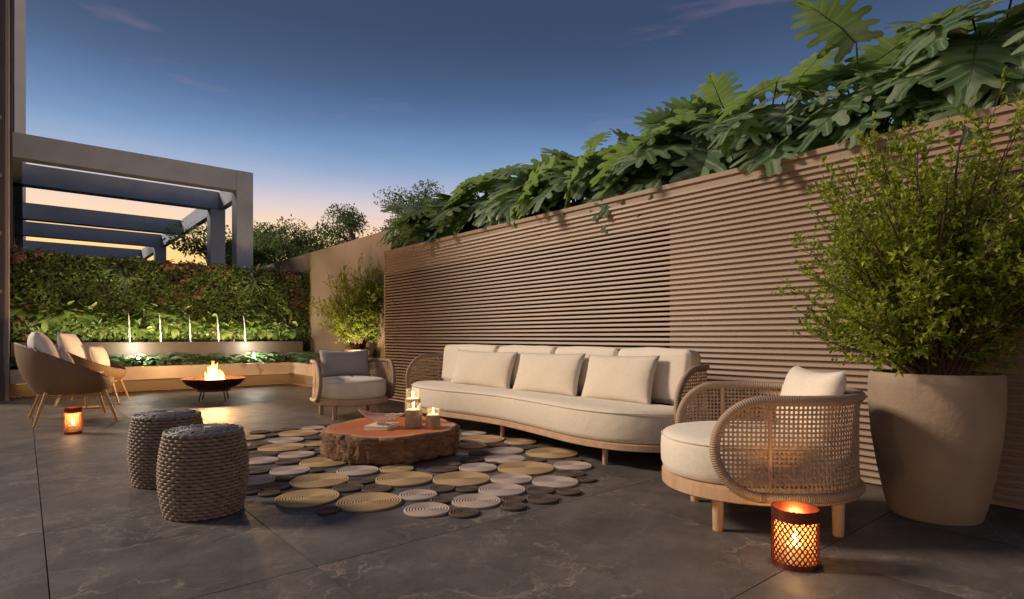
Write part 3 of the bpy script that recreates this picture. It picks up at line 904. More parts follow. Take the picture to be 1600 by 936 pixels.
# ---- sofa
so = empty('curved_sofa', (3.85, 4.3, 0), 0, 'long cream curved sofa on a wooden base against the slat wall', 'sofa')
def spart(mb, name, mat, **k):
    o = mb.build(name, mat, None, **k); o.parent = so; o.matrix_parent_inverse = Matrix.Translation((-3.85, -4.3, 0)); return o
ctrl = [(4.12, 6.16), (3.86, 6.27), (3.60, 6.18), (3.455, 5.85), (3.425, 5.38), (3.50, 4.85), (3.525, 4.39), (3.46, 3.85), (3.375, 3.29), (3.40, 2.92), (3.52, 2.68), (3.72, 2.50), (3.95, 2.44), (4.12, 2.52), (4.16, 2.9), (4.16, 4.3), (4.16, 5.7)]
ol = [(p.x, p.y) for p in spline([Vector((a, b, 0)) for a, b in ctrl], 8, True)]
spart(MB().outline(ol, [(.012, .139), (0, .146), (0, .188), (.012, .194)]), 'base_frame', M['frame'])
spart(MB().outline(ol, [(.04, .1945), (.012, .204), (.002, .24), (0, .32), (.002, .40), (.010, .425), (.025, .442), (.05, .452), (.10, .460), (.2, .465), (.32, .466)]), 'seat_cushion', M['fabric_warm'], angle=180)
spart(MB().tube([(p[0] + .0, p[1], .424) for p in ol], .005, 6, True), 'seat_piping', M['fabric'])
for x, y in ((3.49, 3.03), (3.66, 4.52), (3.56, 5.86), (4.02, 2.75), (4.04, 4.4), (4.04, 5.95)):
    spart(MB().lathe([(.020, 0), (.021, .003), (.024, .139), (.024, .143)], 14, (x, y)), 'leg', M['frame'])
bl = [2.58, 3.31, 4.10, 5.0, 6.05]
for i in range(4):
    w = (bl[i + 1] - bl[i]) / 2 - .006; yc = (bl[i + 1] + bl[i]) / 2
    mt = Matrix.Translation((4.03, yc, .675)) @ Matrix.Rotation(math.radians(7), 4, 'Y')
    spart(MB().rbox(.095, w, .215, .045, mt, .018, 8, 3, .004), 'back_cushion', M['fabric'], angle=180)
    ring = [(math.copysign(min(abs(a), 1), a)) for a in (0,)]
arm = [(3.60 + .30 * i / 6, 6.30, 0) for i in range(7)]
arm += [(3.90 + .30 * math.sin(PI / 2 * i / 12), 6.0 + .30 * math.cos(PI / 2 * i / 12), 0) for i in range(1, 13)]
arm += [(4.20, 6.0 - 3.25 * i / 40, 0) for i in range(1, 41)]
arm += [(3.90 + .30 * math.cos(PI / 2 * i / 12), 2.75 - .30 * math.sin(PI / 2 * i / 12), 0) for i in range(1, 13)]
arm += [(3.90 - .30 * i / 6, 2.45, 0) for i in range(1, 7)]
arm = [(a, b, 0) for a, b, c in arm]
cs = empty('cane_back', (0, 0, 0)); cs.parent = so; cs.matrix_parent_inverse = Matrix.Translation((-3.85, -4.3, 0))
cane_shell(cs, arm, .20, .765, .024, .024, (.45, 1.4, 2.4, 3.3, 4.2), .0)
for i, (y, pwid) in enumerate(((5.10, .52), (4.075, .47), (3.20, .40))):
    mt = Matrix.Translation((3.845, y, .648)) @ Matrix.Rotation(math.radians(17), 4, 'Y') @ Matrix.Rotation(PI / 2 + math.radians((2, -2, -3)[i]), 4, 'Z')
    o = MB().pillow(pwid, .205, .075, mt, 20, 20 + i).build('scatter_pillow', M['fabric_warm'], None, angle=180)
    tag(o, ('beige scatter pillow at the candle end of the curved sofa', 'beige scatter pillow in the middle of the curved sofa', 'beige scatter pillow at the sofa end by the cream armchair')[i], 'pillow', 'scatter pillows on the curved sofa')

# ---- woven shell lounge chairs
def lounge_chair(loc, rz, label):
    root = empty('woven_lounge_chair', (*loc, 0), rz, label, 'lounge chair', 'woven lounge chairs')
    nA, nB = 72, 14
    mb = MB(); vs = []; al = []
    def rimz(x): return .45 + .47 * max(0, min(1, (.50 - x) / 1.02)) ** 1.05
    def shellp(th, q, inset=0.0):
        rimx = .475 * math.cos(th) - .045; rimy = .60 * math.sin(th)
        bx, by = .34 * math.cos(th) + .02, .42 * math.sin(th)
        zr = rimz(rimx); zb = .335
        w = 1 - (1 - q) ** 2.1
        x = bx + (rimx - bx) * w; y = by + (rimy - by) * w
        if inset:
            l = math.hypot(x, y); x *= 1 - inset / l; y *= 1 - inset / l
        return (x, y, zb + (zr - zb) * q ** 1.15 + (inset * .8 if q < .3 else 0))
    for inset in (0, .022):
        for j in range(nB + 1):
            for i in range(nA):
                th = 2 * PI * i / nA
                vs.append(shellp(th, j / nB, inset)); al.append(th * .55)
    fs = []; off = nA * (nB + 1)
    for k in (0, 1):
        for j in range(nB):
            for i in range(nA):
                l = (i + 1) % nA
                q = (k * off + j * nA + i, k * off + j * nA + l, k * off + (j + 1) * nA + l, k * off + (j + 1) * nA + i)
                fs.append(q if k == 0 else q[::-1])
    for i in range(nA):
        l = (i + 1) % nA
        fs.append((nB * nA + i, nB * nA + l, off + nB * nA + l, off + nB * nA + i))
    fs.append(tuple(range(nA))[::-1]); fs.append(tuple(range(off, off + nA)))
    mb.add(vs, fs, al)
    mb.build('woven_shell', M['shell'], root, alen=True)
    MB().tube([shellp(2 * PI * i / nA, 1.0, .011) for i in range(nA)], .015, 8, True).build('shell_rim', M['shell'], root, angle=180, alen=True)
    cu = ell(.375, .44, 48, (.02, 0), 2.3)
    MB().outline(cu, [(.03, .37), (.0, .39), (-.004, .44), (.004, .475), (.03, .492), (.09, .50), (.2, .504)]).build('seat_cushion', M['fabric_white'], root, angle=180)
    for sx_ in (1, -1):
        for sy_ in (1, -1):
            MB().tube([(.27 * sx_ + .02, .34 * sy_, .36), (.385 * sx_ + .02, .475 * sy_, 0)], [.022, .015], 12).build('leg', M['oak'], root)
        MB().tube([(.285 * sx_ + .02, .355 * -1, .315), (.285 * sx_ + .02, .355, .315)], .012, 8).build('crossbar', M['oak'], root)
    for sy_ in (1, -1):
        MB().tube([(-.28, .357 * sy_, .31), (.30, .357 * sy_, .31)], .012, 8).build('crossbar', M['oak'], root)
    mt = Matrix.Translation((-.25, .02, .79)) @ Matrix.Rotation(math.radians(-20), 4, 'Y') @ Matrix.Rotation(PI / 2, 4, 'Z')
    MB().pillow(.40, .29, .12, mt, 18, 9).build('back_cushion', M['fabric_white'], root, angle=180)
    return root
lounge_chair((.43, 8.80), math.radians(2), 'woven lounge chair with high back nearest the small lantern')
lounge_chair((.80, 10.95), math.radians(-14), 'farther woven lounge chair close to the marble bench')
mt = Matrix.Translation((.33, 9.05, .70)) @ Matrix.Rotation(math.radians(25), 4, 'Z') @ Matrix.Rotation(math.radians(-28), 4, 'Y') @ Matrix.Rotation(PI / 2, 4, 'Z')
tag(MB().pillow(.23, .19, .09, mt, 16, 31).build('striped_pillow', M['stripe'], None, angle=180), 'small striped pillow on the nearer woven lounge chair', 'pillow')
mt = Matrix.Translation((.90, 11.08, .685)) @ Matrix.Rotation(math.radians(-30), 4, 'Z') @ Matrix.Rotation(math.radians(-20), 4, 'Y') @ Matrix.Rotation(PI / 2, 4, 'Z')
tag(MB().pillow(.19, .18, .08, mt, 16, 32).build('fringed_pillow', M['fabric_white'], None, angle=180), 'small pale square pillow on the farther woven lounge chair', 'pillow')
st = empty('side_table', (.66, 10.05, 0), 0, 'slim side table between the two woven lounge chairs', 'side table')
MB().lathe([(.20, .49), (.205, .495), (.205, .505), (.20, .51)], 32).build('table_top', M['oak'], st)
for y in (-.09, .09):
    MB().box(-.012, .012, y - .012, y + .012, .02, .489, .002).build('post', M['oak'], st, smooth=False)
MB().box(-.16, .16, -.12, .12, 0, .019, .004).build('foot_plate', M['oak'], st, smooth=False)

# ---- woven stools
def stool(loc, label, rz):
    root = empty('wicker_stool', (*loc, 0), rz, label, 'stool', 'grey wicker stools')
    H = .475
    def rad(z):
        q = z / H
        return .178 + .046 * math.sin(PI * (.10 + .82 * q)) ** .9
    MB().lathe([(rad(.012) - .016, .012)] + [(rad(H * i / 10) - .014, max(.012, H * i / 10)) for i in range(1, 10)] + [(rad(H - .02) - .014, H - .012)], 40).build('core', M['iron'], root)
    rows = 24; nst = 52
    for j in range(rows):
        z = .012 + (H - .035) * j / (rows - 1)
        ring = []; m = nst * 4
        for i in range(m):
            th = 2 * PI * i / m
            rr_ = rad(z) + .0062 * math.cos(th * nst / 2 + PI * j)
            ring.append((rr_ * math.cos(th), rr_ * math.sin(th), z))
        MB().tube(ring, .0062, 8, True, up=(0, 0, 1), flat=1.55).build('wicker_strand', M['wicker_grey'], root, angle=180)
    top = MB(); R0 = rad(H) + .004
    nr_ = 11
    for k in range(nr_):
        r0 = R0 * (k + .6) / nr_
        m = 96; z0 = H + .004 - .018 * (k / (nr_ - 1)) ** 4
        ring = [((r0 + .001) * math.cos(2 * PI * i / m), r0 * math.sin(2 * PI * i / m), z0 + .0012 * math.cos(2 * PI * i / m * 16 + PI * k)) for i in range(m)]
        top.tube(ring, R0 / nr_ * .52, 6, True, up=(0, 0, 1), flat=.8)
    top.lathe([(R0 * .98, H - .016), (R0 * .9, H - .008), (.01, H - .004)], 40)
    for i in range(16):
        th = 2 * PI * i / 16
        top.tube([(.012 * math.cos(th), .012 * math.sin(th), H + .009), (R0 * .9 * math.cos(th), R0 * .9 * math.sin(th), H + .002)], .004, 5)
    o = top.build('woven_top', M['wicker_top'], root, angle=180); o['kind'] = 'stuff'
    rim = [(R0 * math.cos(2 * PI * i / 120), R0 * math.sin(2 * PI * i / 120), H - .014 + .003 * math.sin(2 * PI * i / 120 * 30)) for i in range(120)]
    MB().tube(rim, .011, 6, True).build('braided_rim', M['wicker_top'], root, angle=180)
stool((.79, 3.69), 'front grey wicker drum stool nearer to the camera', .2)
stool((.755, 4.60), 'rear grey wicker drum stool partly hidden by the front one', .9)

# ---- rug of coiled discs
RUG=[('T',1.34,3.56,0.195),('T',1.59,3.23,0.195),('D',1.33,3.23,0.068),('T',1.56,3.92,0.197),('T',1.82,4.48,0.190),('L',1.51,4.36,0.146),('L',1.89,4.03,0.154),('T',2.03,3.59,0.201),('D',1.78,3.74,0.095),('D',1.63,3.62,0.102),('D',1.76,3.47,0.098),('D',1.27,3.95,0.097),('D',1.19,3.81,0.069),('D',1.11,3.92,0.059),('L',1.23,4.19,0.113),('D',1.40,4.15,0.068),('D',1.32,4.51,0.103),('L',1.45,4.85,0.134),('D',1.61,4.68,0.101),('L',1.75,4.90,0.146),('T',1.77,5.33,0.200),('D',1.53,5.10,0.133),('D',1.53,5.47,0.082),('T',1.70,6.02,0.140),('L',1.92,5.65,0.160),('T',2.08,5.28,0.114),('D',1.88,6.32,0.103),('D',1.90,6.01,0.063),('T',2.16,5.99,0.204),('D',2.17,6.31,0.101),('D',2.03,6.27,0.054),('T',2.43,5.94,0.078),('D',2.20,5.64,0.120),('D',2.57,6.35,0.086),('L',2.40,6.21,0.120),('D',1.95,4.89,0.062),('D',1.68,5.62,0.093),('D',1.90,5.09,0.065),('T',2.14,3.90,0.130),('D',1.66,4.23,0.052),('T',2.11,4.75,0.149),('D',2.02,4.32,0.073),('T',2.25,4.32,0.162),('L',2.44,5.43,0.159),('T',2.57,5.01,0.199),('D',2.32,4.85,0.092),('L',2.54,4.45,0.160),('D',2.28,4.05,0.079),('T',2.93,4.88,0.180),('L',2.94,5.54,0.144),('T',2.76,5.82,0.146),('D',3.17,5.48,0.099),('L',3.40,5.42,0.135),('T',2.34,3.34,0.206),('L',2.63,3.54,0.148),('T',2.90,3.30,0.216),('L',3.23,3.13,0.152),('D',3.03,2.96,0.110),('D',2.99,2.77,0.073),('L',2.60,3.11,0.147),('L',2.78,2.86,0.159),('D',2.55,2.76,0.094),('D',2.67,2.62,0.078),('L',2.37,2.93,0.155),('D',2.43,2.61,0.102),('L',2.09,2.83,0.152),('D',2.28,2.71,0.074),('D',2.19,2.60,0.077),('D',1.90,2.69,0.088),('D',1.94,2.98,0.073),('D',2.09,3.21,0.089),('D',2.21,3.09,0.075),('L',1.89,3.17,0.121),('L',1.77,2.87,0.136),('T',3.44,3.58,0.222),('D',3.15,3.47,0.087),('L',2.99,3.66,0.166),('D',2.80,3.59,0.051),('D',2.77,3.81,0.098),('L',3.20,3.91,0.160),('D',2.97,4.00,0.090),('L',2.83,4.04,0.060),('T',3.12,4.30,0.140),('D',3.31,4.15,0.106),('D',3.45,3.93,0.102),('T',3.40,4.50,0.213),('L',3.53,4.82,0.131),('T',3.58,4.15,0.155),('D',3.63,3.85,0.098),('D',3.39,3.27,0.067),('D',2.41,3.68,0.115),('T',2.56,3.76,0.052)]
rug = empty('coiled_disc_rug', (2.4, 4.2, 0), 0, 'rug of coiled tan, mauve and dark cord discs under the stump table', 'rug')
disc_me = {}
for i, (k, x, y, r) in enumerate(RUG):
    if math.hypot(x - 2.455, y - 4.557) + r < .52: continue
    nr_ = max(3, int(round(r / .0165)))
    if (k, nr_) not in disc_me:
        prof = [(1.0, .001), (1.012, .008)]
        for q in range(nr_):
            a = 1 - q / nr_; b_ = 1 - (q + 1) / nr_
            prof += [(a * .999, .012), (a * .75 + b_ * .25, .0195), (a * .25 + b_ * .75, .0195), (max(.004, b_ * 1.001), .0135)]
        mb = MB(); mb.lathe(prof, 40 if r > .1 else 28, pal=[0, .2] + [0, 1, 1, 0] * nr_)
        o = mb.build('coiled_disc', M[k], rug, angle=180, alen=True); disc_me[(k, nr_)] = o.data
    else:
        o = inst('coiled_disc', disc_me[(k, nr_)], rug)
    zs = .7 + .12 * ((i * 7) % 5) / 5
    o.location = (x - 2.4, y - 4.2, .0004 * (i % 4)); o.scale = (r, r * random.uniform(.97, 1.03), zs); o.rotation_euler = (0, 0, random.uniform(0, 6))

# ---- stump coffee table
tb_ = empty('stump_coffee_table', (2.455, 4.557, .0), .3, 'low tree stump coffee table with bark sides and reddish top', 'coffee table')
def wobt(th): return 1 + .035 * math.sin(2 * th + .6) + .022 * math.sin(5 * th + 1) + .014 * math.sin(9 * th + 2)
N = 160
vs = []; fs = []
lev = [(.97, .017), (.99, .05), (.985, .09), (.985, .14), (1.0, .185), (1.0, .210), (.985, .222), (.955, .2255)]
for j, (s, z) in enumerate(lev):
    for i in range(N):
        th = 2 * PI * i / N
        groove = .010 * math.sin(41 * th + 3 * math.sin(7 * z * 10 + th * 3)) + .008 * math.sin(73 * th + 40 * z) + .012 * math.sin(17 * th + 25 * z)
        r = .585 * wobt(th) * s + (groove if j < 6 else groove * .4)
        vs.append((r * math.cos(th), r * math.sin(th), z + (.005 * math.sin(6 * th + 1) if j >= 4 else 0)))
for j in range(len(lev) - 1):
    for i in range(N):
        l = (i + 1) % N
        fs.append((j * N + i, j * N + l, (j + 1) * N + l, (j + 1) * N + i))
fs.append(tuple(range(N))[::-1])
MB().add(vs, fs).build('bark_side', M['bark'], tb_, angle=60)
topv = vs[-N:]; tv = list(topv); tf = []
for q in (.75, .45, .15):
    tv += [(x * q, y * q, .2255 + (z - .2255) * q) for x, y, z in topv]
for j in range(3):
    for i in range(N):
        l = (i + 1) % N; tf.append((j * N + i, j * N + l, (j + 1) * N + l, (j + 1) * N + i))
tf.append(tuple(range(3 * N, 4 * N)))
MB().add(tv, tf).build('sawn_top', M['sawn'], tb_, angle=180)
TZ = .2265
# book and leaf bowl
bk = empty('cream_book', (2.33, 4.50, TZ), math.radians(38), 'square cream book under the glass bowl', 'book')
MB().box(-.125, .125, -.10, .10, .003, .026).build('pages', M['wax'], bk, smooth=False)
MB().box(-.13, .13, -.105, .105, .0262, .030, .001).build('cover', M['cream_book'], bk, smooth=False)
MB().box(-.13, .13, -.105, .105, .0, .0028, .001).build('cover', M['cream_book'], bk, smooth=False)
bw = empty('leaf_glass_bowl', (2.33, 4.51, TZ + .0305), math.radians(-40), 'pinkish leaf-shaped glass bowl on the cream book', 'bowl')
vs = []; fs = []; nu, nv = 48, 10
for side in (0, 1):
    for j in range(nv + 1):
        q = j / nv
        for i in range(nu):
            th = 2 * PI * i / nu; c_, s_ = math.cos(th), math.sin(th)
            e = abs(c_) ** 3
            rx = (.035 + .17 * q ** .9 * (1 if c_ < 0 else .95)); ry = .035 + .06 * q ** .7
            z = .025 + .055 * q ** 1.5 + q * q * e * (.055 if c_ < 0 else .012) + .004 * math.sin(12 * th) * q
            o_ = .0035 * side
            vs.append(((rx - o_) * c_, (ry - o_) * s_, z + o_ * (1 - q)))
for k in (0, 1):
    o_ = k * nu * (nv + 1)
    for j in range(nv):
        for i in range(nu):
            l = (i + 1) % nu; q = (o_ + j * nu + i, o_ + j * nu + l, o_ + (j + 1) * nu + l, o_ + (j + 1) * nu + i)
            fs.append(q if k == 0 else q[::-1])
o_ = nu * (nv + 1)
for i in range(nu):
    l = (i + 1) % nu; fs.append((nv * nu + i, nv * nu + l, o_ + nv * nu + l, o_ + nv * nu + i))
fs.append(tuple(range(nu))[::-1]); fs.append(tuple(range(o_, o_ + nu)))
MB().add(vs, fs).build('bowl', M['bowl'], bw, angle=60)
MB().lathe([(.042, 0), (.044, .004), (.034, .012), (.033, .0245)], 24).build('foot', M['bowl'], bw)
# candles
def candle(loc, r, h, gh, label, woven=False):
    root = empty('candle_holder', (*loc, TZ), 0, label, 'candle', 'candles on the stump table')
    nrib = 36; prof_n = nrib * 4
    mb = MB(); vs = []; fs = []
    lv = [(1, 0), (1, h * .05)] + [(1, h * i / 12) for i in range(1, 12)] + [(1, h), (.90, h), (.90, h - .012)]
    for s, z in lv:
        for i in range(prof_n):
            th = 2 * PI * i / prof_n
            rr_ = r * s
            if s == 1: rr_ += (.0025 * math.cos(th * nrib) * (math.cos(z / h * 12 * PI) if woven else 1) if 0 < z else 0)
            vs.append((rr_ * math.cos(th), rr_ * math.sin(th), z))
    for j in range(len(lv) - 1):
        for i in range(prof_n):
            l = (i + 1) % prof_n; fs.append((j * prof_n + i, j * prof_n + l, (j + 1) * prof_n + l, (j + 1) * prof_n + i))
    fs.append(tuple(range(prof_n))[::-1])
    mb.add(vs, fs).build('ribbed_base', M['ribbed'], root, angle=60)
    MB().lathe([(r * .86, h - .014), (r * .86, h + .004), (r * .82, h + .007)], 28).build('wax', M['wax'], root)
    gm = MB(); a = r * .95; b_ = r * .92
    n = 40; gv_ = []; gf = []
    for rr_, z in ((a, h + .0005), (a, h + gh), (b_, h + gh), (b_, h + .0005)):
        gv_ += [(rr_ * math.cos(2 * PI * i / n), rr_ * math.sin(2 * PI * i / n), z) for i in range(n)]
    for j in range(4):
        for i in range(n):
            l = (i + 1) % n; k2 = (j + 1) % 4
            gf.append((j * n + i, j * n + l, k2 * n + l, k2 * n + i))
    gm.add(gv_, gf).build('glass_chimney', M['glass'], root)
    MB().lathe([(.001, h + .012), (.006, h + .018), (.0075, h + .026), (.005, h + .036), (.001, h + .048)], 12).build('flame', M['flame'], root)
    MB().tube([(0, 0, h + .006), (.001, 0, h + .016)], .0012, 5).build('wick', M['iron'], root)
    lamp('candle_light', 'POINT', (0, 0, h + .055), 1.2, (1, .60, .25), .012, root)
candle((2.72, 4.66), .068, .205, .095, 'tallest candle with woven-texture holder behind the other two', True)
candle((2.555, 4.37), .069, .145, .058, 'middle-sized ribbed candle holder closest to the glass bowl')
candle((2.66, 4.22), .058, .108, .056, 'smallest ribbed candle holder at the sofa side of the stump table')

# ---- fire bowl and fire
fb = empty('fire_bowl', (2.28, 10.0, 0), 0, 'shallow rusted steel fire bowl on thin legs', 'fire bowl')
pr_ = [(.02, .165), (.16, .172), (.28, .20), (.38, .255), (.462, .345), (.455, .352), (.37, .265), (.27, .212), (.16, .186), (.02, .18)]
MB().lathe(pr_, 64).build('bowl', M['rust'], fb, angle=60)
MB().lathe([(.215, .150), (.235, .152), (.235, .185), (.215, .183)], 48, closed=False).build('support_ring', M['iron'], fb)
for a in (25, 115, 205, 295):
    a = math.radians(a)
    MB().tube([(.22 * math.cos(a), .22 * math.sin(a), .165), (.265 * math.cos(a), .265 * math.sin(a), 0)], .010, 8).build('leg', M['iron'], fb)
fi = empty('fire', (2.28, 10.0, .20), 0, 'bright orange flames burning in the rusted fire bowl', 'fire')
r = random.Random(12)
for i in range(26):
    a = r.uniform(0, 2 * PI); rad_ = r.uniform(0, .18); H = (.42 - rad_ * 1.3) * r.uniform(.6, 1.15)
    px, py = math.cos(a) * rad_, math.sin(a) * rad_; ph = r.uniform(0, 6)
    path = [(px * (1 - .3 * q) + .035 * math.sin(4 * q + ph) * q, py * (1 - .3 * q) + .03 * math.cos(5 * q + ph) * q, .0 + H * q) for q in [k / 10 for k in range(11)]]
    R0 = r.uniform(.03, .055)
    rad = [max(.001, R0 * (math.sin(PI * min(1, .22 + .78 * q)) ** 1.0) * (1 + .2 * math.sin(9 * q + ph))) for q in [k / 10 for k in range(11)]]
    MB().tube(path, rad, 9).build('flame', M['fire'], fi, angle=180)
for i in range(4):
    a = i * .9 + .3
    MB().tube([(-.15 * math.cos(a), -.15 * math.sin(a), .02 + .03 * (i % 2)), (.15 * math.cos(a), .15 * math.sin(a), .05 - .02 * (i % 2))], [.03, .026], 8).build('log', M['iron'], fi)
lamp('fire_light', 'POINT', (0, 0, .34), 150, (1, .55, .22), .12, fi)

# ---- lanterns
def lantern(loc, r, h, label, power):
    root = empty('lattice_lantern', (*loc, 0), 0, label, 'lantern', 'copper lattice lanterns')
    zb, zt = .022, h - .045
    nst = 26; mb = MB()
    for sgn in (1, -1):
        for k in range(nst):
            path = []; ups = []
            for q in range(13):
                z = zb + (zt - zb) * q / 12; th = 2 * PI * k / nst + sgn * (z - zb) / r * .72
                rr_ = r - .0015 + sgn * .0008
                path.append((rr_ * math.cos(th), rr_ * math.sin(th), z)); ups.append(Vector((math.cos(th), math.sin(th), 0)))
            mb.tube(path, .0041, 4, False, True, ups, .5)
    o = mb.build('lattice', M['copper'], root, smooth=False)
    def band(z0, z1, nm):
        MB().lathe([(r - .004, z0), (r + .001, z0), (r + .001, z1), (r - .004, z1), (r - .004, z0)], 48, closed=False).build(nm, M['copper'], root)
    band(zt - .002, h, 'top_band'); band(0.0, zb + .002, 'bottom_band')
    MB().lathe([(r - .005, .002), (r - .005, .008)], 40).build('base_plate', M['copper'], root)
    MB().lathe([(r - .014, .0085), (r - .014, zt - .01)], 40, closed=False).build('inner_glass', M['frosted'], root)
    MB().lathe([(.034, .0085), (.034, .085), (.030, .088)], 24).build('candle', M['wax'], root)
    MB().lathe([(.001, .092), (.010, .102), (.013, .116), (.008, .135), (.001, .155)], 14).build('flame', M['bulb'], root)
    lamp('lantern_light', 'POINT', (0, 0, .165), power, (1, .54, .18), .02, root)
lantern((2.60, 1.165), .096, .25, 'copper lattice lantern on the floor at the cream armchair', 2.5)
lantern((.385, 7.52), .083, .27, 'copper lattice lantern on the floor by the woven lounge chairs', 3.2)

# ---- pots and shrubs
def pot(loc, R, H, label, name='clay_pot'):
    root = empty(name, loc, 0, label, 'pot', 'clay plant pots')
    pr = [(.66, 0), (.69, .012), (.76, .12), (.86, .32), (.95, .55), (.995, .78), (1.0, .92), (.985, .992), (.965, 1.0), (.93, 1.0), (.915, .985), (.90, .90)]
    MB().lathe([(a * R, b_ * H) for a, b_ in pr], 72, closed=False, wob=lambda th, z: 1 + .006 * math.sin(3 * th + z * 4)).build('pot_wall', M['clay'], root, angle=60)
    MB().lathe([(.02, .93 * H), (.90 * R, .925 * H), (.905 * R, .90 * H)], 40, closed=False).build('soil', M['soil'], root)
    MB().lathe([(.65 * R, .002), (.02, .003)], 40, closed=False).build('base', M['clay'], root)
    return root
def shrub(loc, z0, H, R, label, seed, nstem, nleaf, ls, xmax=None, lean=(0, 0)):
    r = random.Random(seed)
    root = empty('potted_shrub', (loc[0], loc[1], z0), 0, label, 'shrub', 'potted shrubs')
    tb = MB(); cr_ = MB(); twigs = []
    lim = (xmax - loc[0]) if xmax else 99
    def cl(p):
        if p.z < -.02: p = Vector((p.x, p.y, -.02 + .1 * r.random()))
        if p.x > lim: p = Vector((lim - .25 * (1 - math.exp(-(p.x - lim) * 2)) * r.random(), p.y, p.z))
        return p
    def branch(p0, d, L, rad, depth):
        n = 7; pts = [p0]; p = p0.copy(); dd = d.normalized()
        for i in range(n):
            dd = (dd + rv(r) * .13 + Vector((0, 0, .03))).normalized()
            p = cl(p + dd * (L / n)); pts.append(p.copy())
        tb.tube(pts, [rad * (1 - .75 * i / n) for i in range(n + 1)], 5 if depth else 7)
        if depth < 2:
            m = (11, 6)[depth]
            for k in range(m):
                i = r.randint(1, n)
                q = pts[i]; o_ = rv(r); o_.z = abs(o_.z) * .5 + .05
                branch(q, (pts[min(n, i)] - pts[i - 1]).normalized() * .7 + o_ * .9, L * r.uniform(.28, .48), rad * .42, depth + 1)
        if depth >= 1: twigs.append(pts)
    # limbs reach out to points spread through the crown, side twigs carry the leaves
    cz = H * .5
    for k in range(nstem):
        while True:
            q = rv(r)
            if .30 < q.length < 1.0: break
        bump_ = .82 + .18 * math.sin(q.x * 5 + seed) * math.sin(q.y * 5 + 1) + .10 * r.random()
        tgt = Vector((q.x * R * bump_ + lean[0] * H, q.y * R * bump_ + lean[1] * H, cz + q.z * H * .5 * bump_))
        if tgt.z < .12 * H: tgt.x *= .75; tgt.y *= .75
        tgt.z = max(.03, tgt.z); tgt = cl(tgt)
        a = math.atan2(tgt.y, tgt.x) + r.uniform(-.5, .5); b0 = Vector((math.cos(a) * .10, math.sin(a) * .10, 0))
        mid = Vector((tgt.x * .38, tgt.y * .38, tgt.z * .62)) + rv(r) * .05
        pts = [cl(b0 * (1 - u_) ** 2 + mid * 2 * u_ * (1 - u_) + tgt * u_ * u_ + rv(r) * .012 * (0 if u_ == 0 else 1)) for u_ in [g_ / 8 for g_ in range(9)]]
        tb.tube(pts, [(.0085 if k % 6 else .016) * (1 - .8 * g_ / 8) for g_ in range(9)], 5)
        for m_ in range(14):
            u_ = 3 + 5 * r.random() ** .8; g_ = min(7, int(u_)); p0 = pts[g_].lerp(pts[g_ + 1], u_ - g_)
            d_ = (pts[g_ + 1] - pts[g_]).normalized() * .6 + rv(r) + Vector((0, 0, .25))
            tw = [p0, cl(p0 + d_.normalized() * ls * 2.0 + rv(r) * .01), cl(p0 + d_.normalized() * ls * 4.2 + Vector((0, 0, ls * .4)))]
            tb.tube(tw, [.0022, .0016, .0008], 3, False, False)
            twigs.append(tw)
    for tw in twigs:
        for m_ in range(nleaf):
            t_ = (.15 + .85 * r.random()) * 1.999; g_ = int(t_)
            p = tw[g_].lerp(tw[g_ + 1], t_ - g_)
            d = (tw[g_ + 1] - tw[g_]).normalized() * .7 + rv(r) * .9
            kite(cr_, p, d, Vector((0, 0, 1)) + rv(r) * .6, ls * r.uniform(.6, 1.25), ls * .25, .3)
    tb.build('stems', M['twig'], root, angle=180); cr_.build('crown', M['shrub'], root, smooth=False)
pot((3.93, .99, 0), .318, .80, 'large tapered clay pot in front of the slat wall')
shrub((3.93, .99), .735, 1.56, .86, 'big yellow-green shrub growing in the large clay pot', 5, 225, 13, .037, 4.36, (.0, .0))
pot((4.70, 9.98, .43), .27, .345, 'smaller clay pot in the planting bed behind the grey armchair')
shrub((4.70, 9.98), .745, 1.72, .92, 'small airy yellow-green tree in the pot by the plain wall', 8, 120, 10, .046, 4.93, (-.04, -.03))
up = empty('tree_uplight', (4.47, 9.60, .43), 0, 'small uplight at the foot of the airy potted tree', 'spotlight')
MB().lathe([(.03, 0), (.03, .05), (.026, .052)], 14).build('housing', M['iron'], up)
lamp('uplight_beam', 'SPOT', (0, 0, .07), 38, (1, .80, .46), .03, up, (.06, .25, 1), 120, .8)

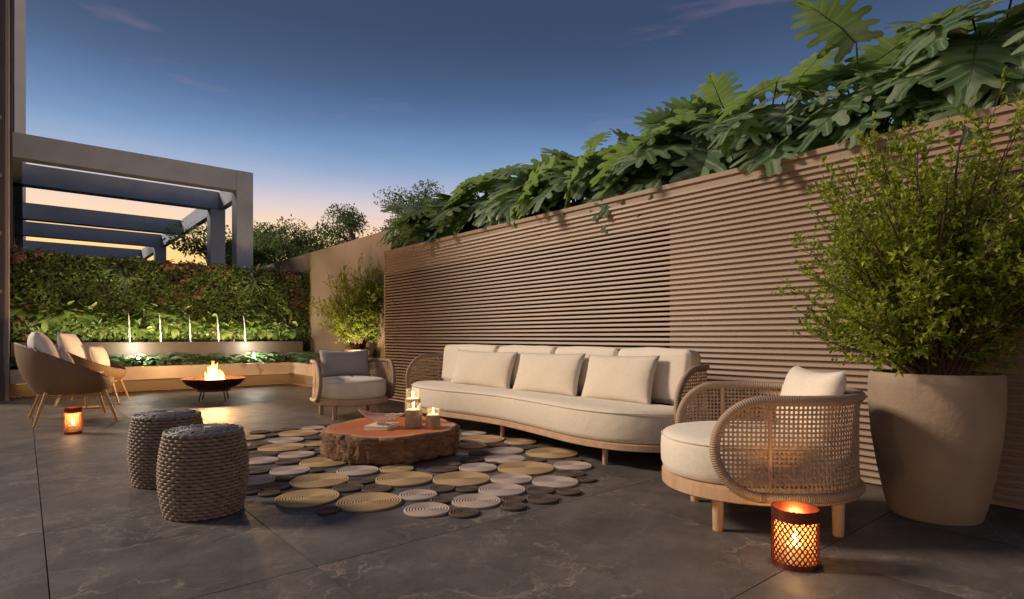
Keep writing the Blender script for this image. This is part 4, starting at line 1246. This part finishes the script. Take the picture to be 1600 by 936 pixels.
# ---- philodendrons along the planter
def philo_leaf(seed):
    r = random.Random(seed); mb = MB()
    nl = 7
    def lobe_w(q): return .60 * (math.sin(PI * min(.98, .16 + .80 * q))) ** .75
    def surf(x, y):   # midrib along +X, arching down at the tip, halves folded up a little, rippled
        return Vector((x, y, -.20 * x * x - .05 + .16 * abs(y) - .50 * y * y + .012 * math.sin(11 * x + 9 * abs(y) + seed)))
    def dirw(q):
        a_ = math.radians(128 - 100 * q ** .8); w_ = .58 * (math.sin(PI * min(.98, .20 + .74 * q))) ** .7
        return Vector((math.cos(a_), math.sin(a_))) * w_
    for s in (1, -1):
        for i in range(nl):
            t0, t1 = i / nl, (i + 1) / nl; tm = (t0 + t1) / 2
            D0, D1, Dm = dirw(t0), dirw(t1), dirw(tm) * r.uniform(.9, 1.08)
            b0 = Vector((t0, 0)); b1 = Vector((t1, 0)); cm = (b0 + b1) / 2
            if i == nl - 1: Dm = Vector((.36, .06)); D1 = Vector((.22, .0))
            px, py = Dm.normalized().y, -Dm.normalized().x
            WEB = .50
            a_, c_ = b0 + D0 * WEB, b1 + D1 * WEB
            hw = max(.03, abs((c_ - a_).dot(Vector((px, py)))) / 2)
            rows = []
            for q, ww in ((0, 1), (.25, 1.0), (WEB, 1.0), (.62, .74), (.78, .80), (.92, .62), (1.0, .22)):
                if q <= WEB:
                    a_ = b0 + D0 * q; c_ = b1 + D1 * q; m_ = (a_ + c_) / 2
                else:
                    m_ = cm + Dm * q; k = min(hw, .085) * ww
                    a_ = m_ - Vector((px, py)) * k; c_ = m_ + Vector((px, py)) * k
                rows.append([surf(v_.x, s * v_.y) for v_ in (a_, m_, c_)])
            vs = [p for row in rows for p in row]; fs = []
            for j in range(len(rows) - 1):
                for k in (0, 1):
                    q = (j * 3 + k, j * 3 + k + 1, j * 3 + k + 4, j * 3 + k + 3)
                    fs.append(q if s > 0 else q[::-1])
            mb.add(vs, fs, [0.0, 1.0, 0.0] * len(rows))
    mb.tube([surf(i / 8, 0) + Vector((0, 0, .003)) for i in range(9)], [.012 - .0011 * i for i in range(9)], 5)
    o = mb.build('leaf', M['philo'], None, angle=180, alen=True); me = o.data; bpy.data.objects.remove(o); return me
leaves = [philo_leaf(i) for i in range(5)]
r = random.Random(21)
ordn = ('first', 'second', 'third', 'fourth', 'fifth', 'sixth', 'seventh', 'eighth', 'ninth', 'tenth', 'eleventh', 'twelfth', 'thirteenth')
ny = 12
for k in range(ny):
    y0 = 8.15 - .80 * k
    root = empty('philodendron', (5.05, y0, 2.16), 0, 'philodendron on the slat wall, %s plant counted from the far wall end' % ordn[k], 'philodendron', 'philodendrons along the planter')
    pet = MB()
    for i in range(27):
        lay = i / 26
        if lay < .58:      # front leaves face the terrace, tips hanging over the wall edge
            base = Vector((r.uniform(-.34, -.02), r.uniform(-.46, .46), r.uniform(.50, .88)))
            yaw = PI + r.uniform(-1.0, 1.0); dip = math.radians(r.uniform(15, 60)); S = r.uniform(.34, .64)
        else:              # upper leaves arch against the sky
            base = Vector((r.uniform(-.30, .30), r.uniform(-.46, .46), r.uniform(.62, 1.06)))
            yaw = PI + r.uniform(-2.0, 2.0); dip = math.radians(r.uniform(-32, 34)); S = r.uniform(.32, .60)
        pet.tube([tuple(p) for p in spline([(base.x * .12, base.y * .12, -.02), (base.x * .45, base.y * .45, base.z * .65), tuple(base)], 4)], .007, 5)
        roll = math.radians(r.uniform(-25, 25))
        Mx = Matrix.Translation(base) @ Matrix.Rotation(yaw, 4, 'Z') @ Matrix.Rotation(dip, 4, 'Y') @ Matrix.Rotation(roll, 4, 'X') @ Matrix.Scale(S, 4)
        inst('leaf', leaves[r.randint(0, 4)], root, Mx)
    pet.build('petioles', M['petiole'], root)
